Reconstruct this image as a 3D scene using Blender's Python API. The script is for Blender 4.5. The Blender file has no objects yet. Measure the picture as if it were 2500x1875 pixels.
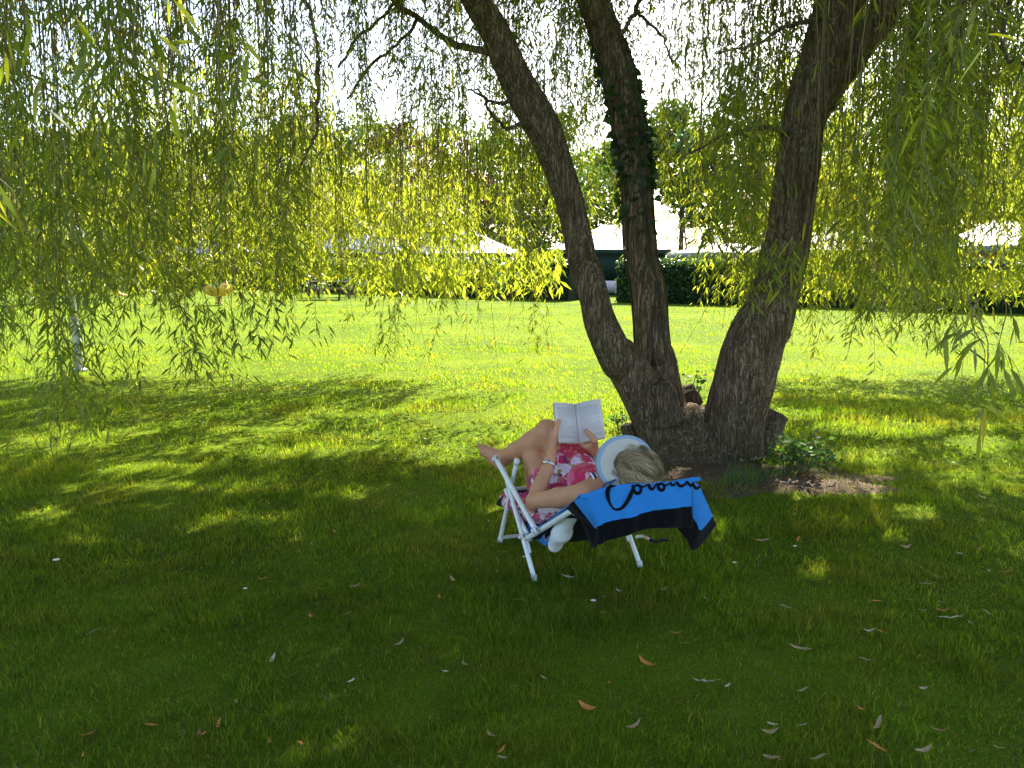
import bpy, math, random
import numpy as np
from mathutils import Vector, Matrix

rng = np.random.default_rng(7)
random.seed(7)
SC = bpy.context.scene
COL = SC.collection
R_ = math.radians

# ------------------------------------------------------------------ camera, sky, sun, exposure
CAM_H, PITCH, FPX = 1.62, R_(8.4), 835.0
cam = bpy.data.cameras.new('camera'); cam.sensor_width = 36.0; cam.lens = 36.0 * FPX / 1024.0
cam.clip_start = 0.05; cam.clip_end = 3000
camo = bpy.data.objects.new('camera', cam); COL.objects.link(camo)
camo.location = (0, 0, CAM_H); camo.rotation_euler = (math.pi / 2 - PITCH, 0, 0)
SC.camera = camo

SUN_EL, SUN_AZ = R_(42), R_(20)          # azimuth measured from +Y towards +X
SUNV = np.array([math.sin(SUN_AZ) * math.cos(SUN_EL), math.cos(SUN_AZ) * math.cos(SUN_EL), math.sin(SUN_EL)])
W = bpy.data.worlds.new('World'); SC.world = W; W.use_nodes = True
nt = W.node_tree; nt.nodes.clear()
sky = nt.nodes.new('ShaderNodeTexSky'); sky.sky_type = 'NISHITA'; sky.sun_disc = False
sky.sun_elevation = SUN_EL; sky.sun_rotation = SUN_AZ; sky.air_density = 1.0; sky.dust_density = 2.2; sky.ozone_density = 1.0
bg = nt.nodes.new('ShaderNodeBackground'); bg.inputs['Strength'].default_value = 0.105
out = nt.nodes.new('ShaderNodeOutputWorld')
nt.links.new(sky.outputs[0], bg.inputs[0]); nt.links.new(bg.outputs[0], out.inputs[0])
sl = bpy.data.lights.new('sun', 'SUN'); sl.energy = 5.0; sl.angle = R_(0.5); sl.color = (1.0, 0.92, 0.76)
so = bpy.data.objects.new('sun', sl); COL.objects.link(so)
so.rotation_euler = Vector(SUNV).to_track_quat('Z', 'Y').to_euler()
so.location = (5, 10, 30)
SC.view_settings.view_transform = 'Standard'; SC.view_settings.look = 'None'
SC.view_settings.exposure = 2.5; SC.view_settings.gamma = 1.0
SC.render.film_transparent = False
cy = SC.cycles
cy.use_denoising = True
try: cy.denoiser = 'OPENIMAGEDENOISE'; cy.denoising_prefilter = 'ACCURATE'
except Exception: pass
cy.max_bounces = 8; cy.diffuse_bounces = 4; cy.glossy_bounces = 2; cy.transmission_bounces = 5; cy.transparent_max_bounces = 4
cy.caustics_reflective = False; cy.caustics_refractive = False; cy.sample_clamp_indirect = 6.0

# ------------------------------------------------------------------ pixel rays -> points (1024 x 768 frame)
CAMP = np.array([0, 0, CAM_H])
def ray(px, py):
    a = (px - 512) / FPX; b = -(py - 384) / FPX
    return np.array([a, math.cos(PITCH) + b * math.sin(PITCH), -math.sin(PITCH) + b * math.cos(PITCH)])
def gnd(px, py, z=0.0):
    d = ray(px, py); return CAMP + d * ((z - CAM_H) / d[2])
def atY(px, py, Y):
    d = ray(px, py); return CAMP + d * (Y / d[1])
def project(P):
    q = P - CAMP
    dep = q[..., 1] * math.cos(PITCH) - q[..., 2] * math.sin(PITCH)
    up = q[..., 1] * math.sin(PITCH) + q[..., 2] * math.cos(PITCH)
    dep_ = np.where(dep > 0.05, dep, 0.05)
    return 512 + FPX * q[..., 0] / dep_, 384 - FPX * up / dep_, dep

# ------------------------------------------------------------------ noise
def _h(ix, iy, iz, seed):
    n = (ix.astype(np.int64) * 374761393 + iy.astype(np.int64) * 668265263 + iz.astype(np.int64) * 2147483647 + seed * 974711) & 0xffffffff
    n = ((n ^ (n >> 13)) * 1274126177) & 0xffffffff
    n = n ^ (n >> 16)
    return (n & 0xffffff) / float(0xffffff)
def noise(x, y, z=0.0, seed=0):
    x, y, z = np.broadcast_arrays(np.asarray(x, float), np.asarray(y, float), np.asarray(z, float))
    ix, iy, iz = np.floor(x), np.floor(y), np.floor(z)
    fx, fy, fz = x - ix, y - iy, z - iz
    fx, fy, fz = (t * t * (3 - 2 * t) for t in (fx, fy, fz))
    r = 0
    for dx in (0, 1):
        for dy in (0, 1):
            for dz in (0, 1):
                w = (fx if dx else 1 - fx) * (fy if dy else 1 - fy) * (fz if dz else 1 - fz)
                r = r + w * _h(ix + dx, iy + dy, iz + dz, seed)
    return r * 2 - 1
def fbm(x, y, z=0.0, seed=0, oct=3):
    r = 0; a = 1.0; s = 0
    for k in range(oct):
        r = r + a * noise(x * 2 ** k, y * 2 ** k, np.asarray(z) * 2 ** k, seed + k); s += a; a *= .5
    return r / s

# ------------------------------------------------------------------ mesh helpers
def mesh_np(name, V, polys, mats=(), pm=None, smooth=False):
    """polys: list of (n,k) int arrays; pm: list of material index arrays or ints"""
    me = bpy.data.meshes.new(name)
    V = np.asarray(V, np.float32)
    polys = [np.asarray(p, np.int32) for p in polys if len(p)]
    me.vertices.add(len(V)); me.vertices.foreach_set('co', V.ravel())
    loops = np.concatenate([p.ravel() for p in polys])
    sizes = np.concatenate([np.full(len(p), p.shape[1], np.int32) for p in polys])
    starts = np.concatenate([[0], np.cumsum(sizes)[:-1]]).astype(np.int32)
    me.loops.add(len(loops)); me.loops.foreach_set('vertex_index', loops)
    me.polygons.add(len(sizes)); me.polygons.foreach_set('loop_start', starts)
    for m in mats: me.materials.append(m)
    if pm is not None:
        me.polygons.foreach_set('material_index', np.concatenate([np.full(len(p), q, np.int32) if np.isscalar(q) else np.asarray(q, np.int32) for p, q in zip(polys, pm)]))
    if smooth: me.polygons.foreach_set('use_smooth', np.ones(len(sizes), bool))
    me.update(calc_edges=True)
    return me
class MB:
    """collects shapes into one mesh"""
    def __init__(s): s.V = []; s.P = []; s.M = []; s.n = 0
    def add(s, V, polys, m=0):
        V = np.asarray(V, float)
        for p in polys:
            if len(p): s.P.append(np.asarray(p) + s.n); s.M.append(m)
        s.V.append(V); s.n += len(V); return s
    def box(s, c, size, m=0, rot=None, bev=0.0):
        c = np.asarray(c, float); h = np.asarray(size, float) / 2
        b = min(bev, h.min() * .8)
        if b > 0:
            pts = []
            for sx in (-1, 1):
                for sy in (-1, 1):
                    for sz in (-1, 1):
                        for ax in range(3):
                            q = np.array([sx, sy, sz]) * (h - b); q[ax] += np.array([sx, sy, sz])[ax] * b; pts.append(q)
            pts = np.array(pts)
            idx = lambda sx, sy, sz, ax: ((sx * 2 + sy) * 2 + sz) * 3 + ax
            Q = []; T = []
            for ax in range(3):
                o = [a for a in range(3) if a != ax]
                for sg in (0, 1):
                    f = []
                    for (u, v) in ((0, 0), (1, 0), (1, 1), (0, 1)):
                        k = [0, 0, 0]; k[ax] = sg; k[o[0]] = u; k[o[1]] = v; f.append(idx(*k, ax))
                    Q.append(f)
                    for u in (0, 1):   # edge bevels between ax and o[0]
                        pass
            for a in range(3):
                for b2 in range(a + 1, 3):
                    c3 = 3 - a - b2
                    for sa in (0, 1):
                        for sb in (0, 1):
                            k0 = [0, 0, 0]; k0[a] = sa; k0[b2] = sb; k0[c3] = 0; k1 = list(k0); k1[c3] = 1
                            Q.append([idx(*k0, a), idx(*k0, b2), idx(*k1, b2), idx(*k1, a)])
            for sx in (0, 1):
                for sy in (0, 1):
                    for sz in (0, 1): T.append([idx(sx, sy, sz, 0), idx(sx, sy, sz, 1), idx(sx, sy, sz, 2)])
            polys = [np.array(Q), np.array(T)]
        else:
            pts = np.array([[x, y, z] for x in (-1, 1) for y in (-1, 1) for z in (-1, 1)]) * h
            polys = [np.array([[0, 1, 3, 2], [4, 6, 7, 5], [0, 4, 5, 1], [2, 3, 7, 6], [0, 2, 6, 4], [1, 5, 7, 3]])]
        if rot is not None: pts = pts @ np.array(rot).T
        return s.add(pts + c, polys, m)
    def tube(s, pts, rad, n=10, m=0, cap=True, prof=None):
        V, P = tube(pts, rad, n, cap, prof); return s.add(V, P, m)
    def ball(s, c, r, m=0, n=12, k=8):
        th = np.linspace(0, 2 * np.pi, n, endpoint=False); ph = np.linspace(0, np.pi, k + 1)[1:-1]
        V = [[0, 0, 1]] + [[math.sin(p) * math.cos(t), math.sin(p) * math.sin(t), math.cos(p)] for p in ph for t in th] + [[0, 0, -1]]
        V = np.array(V) * np.asarray(r) + np.asarray(c)
        T = [[0, 1 + i, 1 + (i + 1) % n] for i in range(n)]
        Q = [[1 + j * n + i, 1 + (j + 1) * n + i, 1 + (j + 1) * n + (i + 1) % n, 1 + j * n + (i + 1) % n] for j in range(k - 2) for i in range(n)]
        b = 1 + (k - 2) * n; e = len(V) - 1
        T += [[b + (i + 1) % n, b + i, e] for i in range(n)]
        return s.add(V, [np.array(T), np.array(Q)], m)
    def build(s, name, mats, parent=None, smooth=False):
        if not isinstance(mats, (list, tuple)): mats = [mats]
        me = mesh_np(name, np.concatenate(s.V), s.P, mats, s.M, smooth)
        return link(name, me, parent)
def frames(pts):
    pts = np.asarray(pts, float); t = np.gradient(pts, axis=0); t /= np.linalg.norm(t, axis=1)[:, None] + 1e-12
    u = np.zeros_like(t); a = np.array([0, 0, 1.]) if abs(t[0][2]) < .9 else np.array([1., 0, 0])
    u[0] = np.cross(t[0], a); u[0] /= np.linalg.norm(u[0])
    for i in range(1, len(t)):
        v = u[i - 1] - t[i] * np.dot(u[i - 1], t[i]); u[i] = v / (np.linalg.norm(v) + 1e-12)
    return t, u, np.cross(t, u)
def tube(pts, rad, n=10, cap=True, prof=None):
    pts = np.asarray(pts, float); k = len(pts); rad = np.broadcast_to(np.asarray(rad, float), (k,))
    t, u, v = frames(pts); th = np.linspace(0, 2 * np.pi, n, endpoint=False)
    rr = rad[:, None] * np.ones((k, n)) if prof is None else rad[:, None] * prof
    V = pts[:, None] + rr[..., None] * (np.cos(th)[None, :, None] * u[:, None] + np.sin(th)[None, :, None] * v[:, None])
    V = V.reshape(-1, 3)
    i = np.arange(k - 1)[:, None] * n; j = np.arange(n)[None]; j2 = (j + 1) % n
    Q = np.stack([i + j, i + j2, i + n + j2, i + n + j], -1).reshape(-1, 4)
    P = [Q]
    if cap:
        V = np.concatenate([V, pts[:1], pts[-1:]]); a = k * n; jj = np.arange(n); jn = (jj + 1) % n
        P.append(np.stack([jn, jj, np.full(n, a)], -1)); P.append(np.stack([(k - 1) * n + jj, (k - 1) * n + jn, np.full(n, a + 1)], -1))
    return V, P
def spline(pts, n):
    """Catmull-Rom through rows of pts (any number of columns)"""
    p = np.asarray(pts, float); p = np.vstack([2 * p[0] - p[1], p, 2 * p[-1] - p[-2]])
    s = np.linspace(0, len(p) - 3 - 1e-6, n); i = s.astype(int); t = (s - i)[:, None]
    a, b, c, d = p[i], p[i + 1], p[i + 2], p[i + 3]
    return .5 * (2 * b + (c - a) * t + (2 * a - 5 * b + 4 * c - d) * t ** 2 + (3 * b - a - 3 * c + d) * t ** 3)
def link(name, me, parent=None):
    o = bpy.data.objects.new(name, me); COL.objects.link(o)
    if parent is not None: o.parent = parent
    return o
def tag(o, label=None, cat=None, group=None, kind=None):
    if label: o['label'] = label
    if cat: o['category'] = cat
    if group: o['group'] = group
    if kind: o['kind'] = kind
    return o
def empty(name, loc, rz=0.0):
    o = bpy.data.objects.new(name, None); COL.objects.link(o); o.location = loc; o.rotation_euler = (0, 0, rz); o.empty_display_size = .1
    return o

# ------------------------------------------------------------------ materials
class NT:
    def __init__(s, name):
        s.m = bpy.data.materials.new(name); s.m.use_nodes = True; s.t = s.m.node_tree; s.t.nodes.clear()
        s.out = s.t.nodes.new('ShaderNodeOutputMaterial')
    def n(s, typ, **kw):
        nd = s.t.nodes.new('ShaderNode' + typ)
        for k, v in kw.items():
            if hasattr(nd, k) and k not in nd.inputs: setattr(nd, k, v)
            else: s.set(nd, k, v)
        return nd
    def set(s, nd, k, v):
        k = k.replace('_', ' ') if isinstance(k, str) and k not in nd.inputs else k
        i = nd.inputs[k]
        if hasattr(v, 'is_output') : s.t.links.new(v, i)
        else:
            if isinstance(v, (tuple, list)) and len(v) == 3 and i.type == 'RGBA': v = (*v, 1)
            i.default_value = v
    def ramp(s, fac, stops, interp='LINEAR'):
        nd = s.t.nodes.new('ShaderNodeValToRGB'); e = nd.color_ramp; e.interpolation = interp
        while len(e.elements) < len(stops): e.elements.new(.5)
        for k, (p, c) in enumerate(stops):
            e.elements[k].position = p; e.elements[k].color = (*c, 1) if len(c) == 3 else c
        s.t.links.new(fac, nd.inputs[0]); return nd.outputs[0]
    def mix(s, f, a, b, bt='MIX'):
        nd = s.t.nodes.new('ShaderNodeMix'); nd.data_type = 'RGBA'; nd.blend_type = bt
        for k, v in ((0, f), (6, a), (7, b)):
            if hasattr(v, 'is_output'): s.t.links.new(v, nd.inputs[k])
            else: nd.inputs[k].default_value = v if k == 0 else ((*v, 1) if len(v) == 3 else v)
        return nd.outputs[2]
    def math(s, op, a, b=0.0):
        nd = s.t.nodes.new('ShaderNodeMath'); nd.operation = op
        for k, v in ((0, a), (1, b)):
            if hasattr(v, 'is_output'): s.t.links.new(v, nd.inputs[k])
            else: nd.inputs[k].default_value = v
        return nd.outputs[0]
    def coord(s, which='Object', scale=(1, 1, 1)):
        c = s.t.nodes.new('ShaderNodeTexCoord'); mp = s.t.nodes.new('ShaderNodeMapping'); mp.inputs['Scale'].default_value = scale
        s.t.links.new(c.outputs[which], mp.inputs[0]); return mp.outputs[0]
    def noise(s, vec, scale, detail=4, rough=.6):
        nd = s.t.nodes.new('ShaderNodeTexNoise'); nd.inputs['Scale'].default_value = scale; nd.inputs['Detail'].default_value = detail; nd.inputs['Roughness'].default_value = rough
        if vec is not None: s.t.links.new(vec, nd.inputs['Vector'])
        return nd.outputs[0]
    def bump(s, h, strength=.5, dist=.01):
        nd = s.t.nodes.new('ShaderNodeBump'); nd.inputs['Strength'].default_value = strength; nd.inputs['Distance'].default_value = dist
        s.t.links.new(h, nd.inputs['Height']); return nd.outputs[0]
    def rnd(s):
        return s.t.nodes.new('ShaderNodeNewGeometry').outputs['Random Per Island']
    def principled(s, color, rough=.6, spec=.3, normal=None, **kw):
        b = s.t.nodes.new('ShaderNodeBsdfPrincipled')
        s.set(b, 'Base Color', color); s.set(b, 'Roughness', rough); s.set(b, 'Specular IOR Level', spec)
        if normal is not None: s.t.links.new(normal, b.inputs['Normal'])
        for k, v in kw.items(): s.set(b, k, v)
        return b.outputs[0]
    def done(s, sh):
        s.t.links.new(sh, s.out.inputs[0]); return s.m
def leafmat(name, stops, trans, tcol, rough=.42, spec=.35, backs=None):
    a = NT(name); r = a.rnd()
    col = a.ramp(r, stops)
    tr = a.n('BsdfTranslucent'); a.set(tr, 'Color', a.mix(1.0, col, tcol, 'MULTIPLY'))
    p = a.principled(col, rough, spec)
    mx = a.n('MixShader'); mx.inputs[0].default_value = trans
    a.t.links.new(p, mx.inputs[1]); a.t.links.new(tr.outputs[0], mx.inputs[2])
    return a.done(mx.outputs[0])
def plain(name, col, rough=.5, spec=.4, var=.12, scale=30, bump=0.0, metal=0.0, kind='Object'):
    a = NT(name); v = a.coord(kind); nz = a.noise(v, scale)
    c = a.mix(nz, tuple(x * (1 - var) for x in col), tuple(min(1, x * (1 + var)) for x in col))
    nm = a.bump(nz, .6, bump) if bump else None
    return a.done(a.principled(c, rough, spec, nm, Metallic=metal))

M = {}
M['leaf'] = leafmat('willow_leaf', [(0, (.064, .086, .018)), (.5, (.102, .128, .023)), (.86, (.140, .160, .028)), (.975, (.16, .17, .02)), (1, (.22, .16, .03))], .58, (3.2, 3.1, 1.0), .42, .42)
M['twig'] = plain('willow_twig', (.17, .12, .045), .6, .3)
M['ivy'] = leafmat('ivy_leaf', [(0, (.026, .055, .016)), (1, (.055, .095, .026))], .25, (1.6, 1.8, .8), .3, .5)
M['bramble'] = leafmat('bramble_leaf', [(0, (.04, .085, .025)), (.7, (.06, .12, .035)), (1, (.10, .15, .05))], .3, (1.8, 2.0, .8), .6, .12)
M['weed'] = leafmat('weed_blade', [(0, (.05, .10, .02)), (1, (.09, .15, .035))], .35, (1.8, 2.0, .8))
M['treeleaf'] = leafmat('green_tree_leaf', [(0, (.025, .055, .014)), (.6, (.045, .085, .018)), (1, (.075, .115, .024))], .36, (1.9, 2.1, .8))
M['limeleaf'] = leafmat('light_tree_leaf', [(0, (.045, .085, .018)), (1, (.09, .13, .025))], .4, (2.0, 2.1, .8))
M['darkleaf'] = leafmat('dark_tree_leaf', [(0, (.018, .045, .018)), (1, (.04, .08, .03))], .25, (1.6, 1.8, .8))
M['plumleaf'] = leafmat('plum_tree_leaf', [(0, (.030, .012, .016)), (.7, (.055, .016, .024)), (1, (.10, .025, .035))], .3, (1.8, 1.2, 1.2))
M['hedgeleaf'] = leafmat('hedge_leaf', [(0, (.020, .045, .015)), (1, (.05, .085, .022))], .25, (1.7, 2.0, .8))
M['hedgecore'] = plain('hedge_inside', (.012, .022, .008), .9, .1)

def bark(name, dark, mid, light, moss=.25):
    a = NT(name)
    v = a.coord('Object', (9, 9, 1.15)); n1 = a.noise(v, 3.2, 7, .65)
    v2 = a.coord('Object', (1, 1, 1)); n2 = a.noise(v2, 3.0, 4); n3 = a.noise(v2, 60, 3)
    vv = a.t.nodes.new('ShaderNodeTexVoronoi'); vv.feature = 'DISTANCE_TO_EDGE'; vv.inputs['Scale'].default_value = 3.2
    wv = a.n('VectorMath'); wv.operation = 'ADD'
    a.t.links.new(v, wv.inputs[0])
    nz = a.t.nodes.new('ShaderNodeTexNoise'); nz.inputs['Scale'].default_value = 4; a.t.links.new(v, nz.inputs[0]); a.t.links.new(nz.outputs[1], wv.inputs[1])
    a.t.links.new(wv.outputs[0], vv.inputs['Vector'])
    crack = a.ramp(vv.outputs[0], [(0, (0, 0, 0)), (.18, (1, 1, 1))])
    c = a.ramp(n1, [(.28, dark), (.5, mid), (.72, light)])
    c = a.mix(a.math('MULTIPLY', a.ramp(n2, [(.45, (0, 0, 0)), (.62, (1, 1, 1))]), moss), c, (.07, .075, .025))
    c = a.mix(.75, c, a.mix(crack, dark, c))
    gz = a.n('SeparateXYZ'); a.t.links.new(v2, gz.inputs[0]); c = a.mix(a.math('MULTIPLY', a.ramp(a.math('ADD', gz.outputs[2], a.math('MULTIPLY', n2, .5)), [(.35, (1, 1, 1)), (.75, (0, 0, 0))]), moss * 2.2), c, (.050, .046, .018))
    c = a.mix(a.ramp(n3, [(.66, (0, 0, 0)), (.72, (1, 1, 1))]), c, tuple(x * 1.9 for x in light))
    h = a.math('ADD', a.math('MULTIPLY', crack, .8), n1)
    nm = a.bump(h, .9, .02)
    return a.done(a.principled(c, .85, .15, nm))
M['bark'] = bark('willow_bark', (.062, .041, .026), (.225, .152, .095), (.38, .28, .195))
M['cutwood'] = bark('weathered_cut_wood', (.06, .04, .026), (.17, .115, .075), (.28, .20, .14), .15)
M['bgbark'] = plain('tree_bark', (.07, .055, .04), .9, .1, .3, 8)

# ------------------------------------------------------------------ chair and reader frame (from the feet of the chair)
FA, FE = gnd(534.5, 581.4), gnd(640.2, 567.5)
RV = (FE - FA) / np.linalg.norm(FE - FA); FV = np.array([-RV[1], RV[0], 0.0])
OO = (FA + FE) / 2; HW = float(np.linalg.norm(FE - FA)) / 2
CH_ROT = math.atan2(RV[1], RV[0])
def loc(p): q = np.asarray(p) - OO; return np.array([q @ RV, q @ FV, q[2]])
def wld(l): l = np.asarray(l, float); return OO + l[..., :1] * RV + l[..., 1:2] * FV + l[..., 2:3] * np.array([0, 0, 1.])
def crop(cx, cy): return (1130 + cx / 3.386) * .4096, (950 + cy / 3.386) * .4096
def on_r(cx, cy, r):       # local point on the vertical plane at sideways offset r
    d = ray(*crop(cx, cy)); p0 = OO + RV * r
    return loc(CAMP + d * (np.dot(p0 - CAMP, RV) / np.dot(d, RV)))
def on_f(cx, cy, f, slope=0.0, u0=.6):   # local point on the plane f = f0 + slope*(u-u0)
    d = ray(*crop(cx, cy)); n = FV - slope * np.array([0, 0, 1.]); p0 = OO + FV * f + np.array([0, 0, u0])
    return loc(CAMP + d * (np.dot(p0 - CAMP, n) / np.dot(d, n)))

# ------------------------------------------------------------------ where sun reaches the lawn (gaps left in the crown), picture fractions of 2212 x 1659
LIT = [  # x, y, rx, ry, strength
    (1350, 818, 235, 42, 1.0), (1200, 880, 110, 26, .9), (1280, 925, 60, 45, .8), (960, 905, 100, 16, .55), (760, 895, 80, 12, .5),
    (620, 975, 170, 16, .6), (950, 985, 100, 16, .5), (330, 1010, 130, 16, .6), (480, 1065, 120, 14, .55), (60, 1120, 80, 18, .8), (820, 940, 70, 10, .5), (200, 935, 120, 10, .5),
    (1075, 1110, 42, 36, .7), (1520, 1140, 46, 22, .75), (1740, 1250, 60, 22, .75), (1980, 1105, 55, 22, .75), (1800, 1060, 120, 22, .9), (1640, 1190, 40, 14, .6),
    (1900, 930, 140, 14, .6), (2120, 960, 80, 18, .6), (1720, 905, 60, 16, .6), (2190, 1200, 36, 26, .7), (260, 1290, 44, 14, .6), (1850, 985, 90, 12, .6), (2060, 1040, 60, 12, .5),
    (250, 1390, 40, 12, .7), (1450, 1395, 34, 14, .65), (700, 1420, 40, 13, .5), (120, 960, 110, 14, .6), (560, 930, 110, 10, .55), (2120, 1500, 34, 16, .5), (1000, 1330, 44, 12, .5),
    (300, 1060, 200, 13, .55), (150, 1180, 100, 15, .55), (520, 1130, 120, 13, .55), (700, 1080, 100, 11, .55), (880, 1120, 60, 13, .55), (250, 1240, 80, 13, .5), (1650, 1300, 60, 15, .55), (1450, 1330, 50, 13, .5), (2100, 1280, 60, 15, .5), (1750, 1150, 60, 13, .55), (1930, 1180, 60, 12, .55), (900, 1450, 60, 14, .45), (1300, 1480, 60, 14, .4), (1900, 1460, 60, 13, .5), (420, 1340, 60, 12, .45), (1620, 1400, 50, 12, .45),
    (600, 1170, 60, 12, .5), (400, 1150, 50, 10, .5), (820, 1200, 40, 12, .5), (1330, 1290, 40, 12, .4), (1560, 1290, 36, 12, .5), (620, 1560, 40, 14, .4), (1900, 1340, 40, 12, .5), (90, 1510, 40, 14, .4), (1250, 1000, 30, 16, .5)]
def lit_at(G):
    px, py, dep = project(G); x = px / .46293; y = py / .46293
    s = np.zeros(len(G))
    wob = 14 * noise(G[:, 0] * 1.7, G[:, 1] * 1.7, 0, 5)
    for (a, b, rx, ry, st) in LIT:
        q = ((x - a) / rx) ** 2 + ((y + wob - b) / ry) ** 2
        s = np.maximum(s, st * np.clip(1.6 - q, 0, 1))
    return s

# ------------------------------------------------------------------ lawn
a = NT('lawn_soil')
v = a.coord('Object'); n1 = a.noise(v, .35, 5); n2 = a.noise(v, 4.0, 5); n3 = a.noise(v, 90, 3)
c = a.mix(n2, (.050, .088, .005), (.096, .150, .007)); c = a.mix(a.ramp(n1, [(.42, (0, 0, 0)), (.62, (1, 1, 1))]), c, (.118, .172, .008))
c = a.mix(a.ramp(n3, [(.35, (0, 0, 0)), (.6, (1, 1, 1))]), a.mix(.6, c, (.03, .028, .012)), c)
M['lawn'] = a.done(a.principled(c, .9, .02, a.bump(n3, .8, .02)))
S = 600.0
tag(link('lawn', mesh_np('lawn', [(-S, -60, 0), (S, -60, 0), (S, 900, 0), (-S, 900, 0)], [[[0, 1, 2, 3]]], [M['lawn']])), kind='structure')

SOILC = np.array([1.95, 6.05])
def soil_mask(x, y):
    q = ((x - 2.15) / .72) ** 2 + ((y - 5.96) / .36) ** 2
    q2 = ((x - 1.4) / .75) ** 2 + ((y - 6.6) / .75) ** 2
    return np.clip(1.1 - np.minimum(q, q2) + .5 * noise(x * 3, y * 3, 0, 9) + .3 * noise(x * 9, y * 9, 0, 12), 0, 1)
a = NT('bare_soil')
v = a.coord('Object'); n1 = a.noise(v, 9, 6, .7); n2 = a.noise(v, 70, 4, .7)
c = a.mix(n1, (.045, .030, .020), (.12, .085, .058)); c = a.mix(a.ramp(n2, [(.5, (0, 0, 0)), (.7, (1, 1, 1))]), c, (.24, .17, .12))
M['soil'] = a.done(a.principled(c, .95, .1, a.bump(n2, .9, .02)))
th = np.linspace(0, 2 * np.pi, 90, endpoint=False)
rad = 1 + .25 * noise(np.cos(th) * 3, np.sin(th) * 3, 0, 3)
ring = np.stack([1.82 + 1.12 * rad * np.cos(th), 6.12 + .55 * rad * np.sin(th), np.full(90, -.006)], -1)
ring2 = ring.copy(); ring2[:, :2] = (ring2[:, :2] - [1.75, 6.15]) * .72 + [1.75, 6.15]; ring2[:, 2] = .014
Vs = np.concatenate([ring, ring2, [[1.75, 6.15, .022]]]); j = np.arange(90); jn = (j + 1) % 90
tag(link('bare_soil', mesh_np('bare_soil', Vs, [np.stack([j, jn, 90 + jn, 90 + j], -1), np.stack([90 + j, 90 + jn, np.full(90, 180)], -1)], [M['soil']], smooth=True)), kind='structure')

m = 1500; x = rng.uniform(.6, 3.2, m); y = rng.uniform(5.3, 7.2, m); k = soil_mask(x, y) > .35; x, y = x[k], y[k]; m = len(x); az = rng.uniform(0, 6.28, m); L_ = rng.uniform(.012, .06, m); w_ = rng.uniform(.002, .010, m)
ca, sa = np.cos(az), np.sin(az); z_ = rng.uniform(.014, .026, m); tz = rng.normal(0, .012, m)
V = np.stack([np.stack([x - ca * L_ / 2 - sa * w_, y - sa * L_ / 2 + ca * w_, z_], -1), np.stack([x - ca * L_ / 2 + sa * w_, y - sa * L_ / 2 - ca * w_, z_], -1), np.stack([x + ca * L_ / 2 + sa * w_ * .4, y + sa * L_ / 2 - ca * w_ * .4, z_ + abs(tz)], -1), np.stack([x + ca * L_ / 2 - sa * w_ * .4, y + sa * L_ / 2 + ca * w_ * .4, z_ + abs(tz)], -1)], 1)
tag(link('leaf_litter', mesh_np('leaf_litter', V.reshape(-1, 3), [np.arange(m)[:, None] * 4 + np.arange(4)[None]], [leafmat('leaf_litter', [(0, (.05, .03, .018)), (.6, (.14, .085, .045)), (.9, (.24, .15, .07)), (1, (.36, .16, .05))], .1, (1.2, 1, 1), .9, .05)])), kind='stuff')
# grass blades: one mass, real blades, wider and sparser with distance
a = NT('grass_blades')
v = a.coord('Object'); r = a.rnd(); n1 = a.noise(v, .55, 4); n2 = a.noise(v, 2.3, 3)
c = a.ramp(r, [(0, (.018, .042, .006)), (.55, (.039, .072, .009)), (.93, (.069, .106, .014)), (.98, (.12, .115, .035)), (1, (.20, .165, .085))])
c = a.mix(a.math('MULTIPLY', a.ramp(n1, [(.42, (0, 0, 0)), (.65, (1, 1, 1))]), .45), c, (.078, .092, .013))
c = a.mix(a.math('MULTIPLY', a.ramp(n2, [(.5, (0, 0, 0)), (.7, (1, 1, 1))]), .4), c, (.032, .080, .008))
n4 = a.noise(v, 1.5, 5, .7); c = a.mix(a.math('MULTIPLY', a.ramp(n4, [(.5, (0, 0, 0)), (.62, (1, 1, 1))]), .55), c, (.072, .062, .018))
tr = a.n('BsdfTranslucent'); a.set(tr, 'Color', a.mix(1.0, c, (4.6, 4.3, .9), 'MULTIPLY'))
p = a.principled(c, .6, .14); mx = a.n('MixShader'); mx.inputs[0].default_value = .55
a.t.links.new(p, mx.inputs[1]); a.t.links.new(tr.outputs[0], mx.inputs[2]); M['grass'] = a.done(mx.outputs[0])
def blades(x, y, hgt, wid):
    n = len(x); az = rng.uniform(0, 2 * np.pi, n); ln = rng.uniform(.15, .9, n) * hgt; la = rng.uniform(0, 2 * np.pi, n)
    w = np.stack([np.cos(az), np.sin(az), np.zeros(n)], -1) * (wid / 2)[:, None]
    L = np.stack([np.cos(la), np.sin(la), np.zeros(n)], -1) * ln[:, None]
    b = np.stack([x, y, np.full(n, -.004)], -1)
    up = np.array([0, 0, 1.]) * hgt[:, None]
    m = b + up * .55 + L * .3; t = b + up + L
    return np.stack([b - w, b + w, m - w * .8, m + w * .8, t], 1)
GB = []
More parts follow.
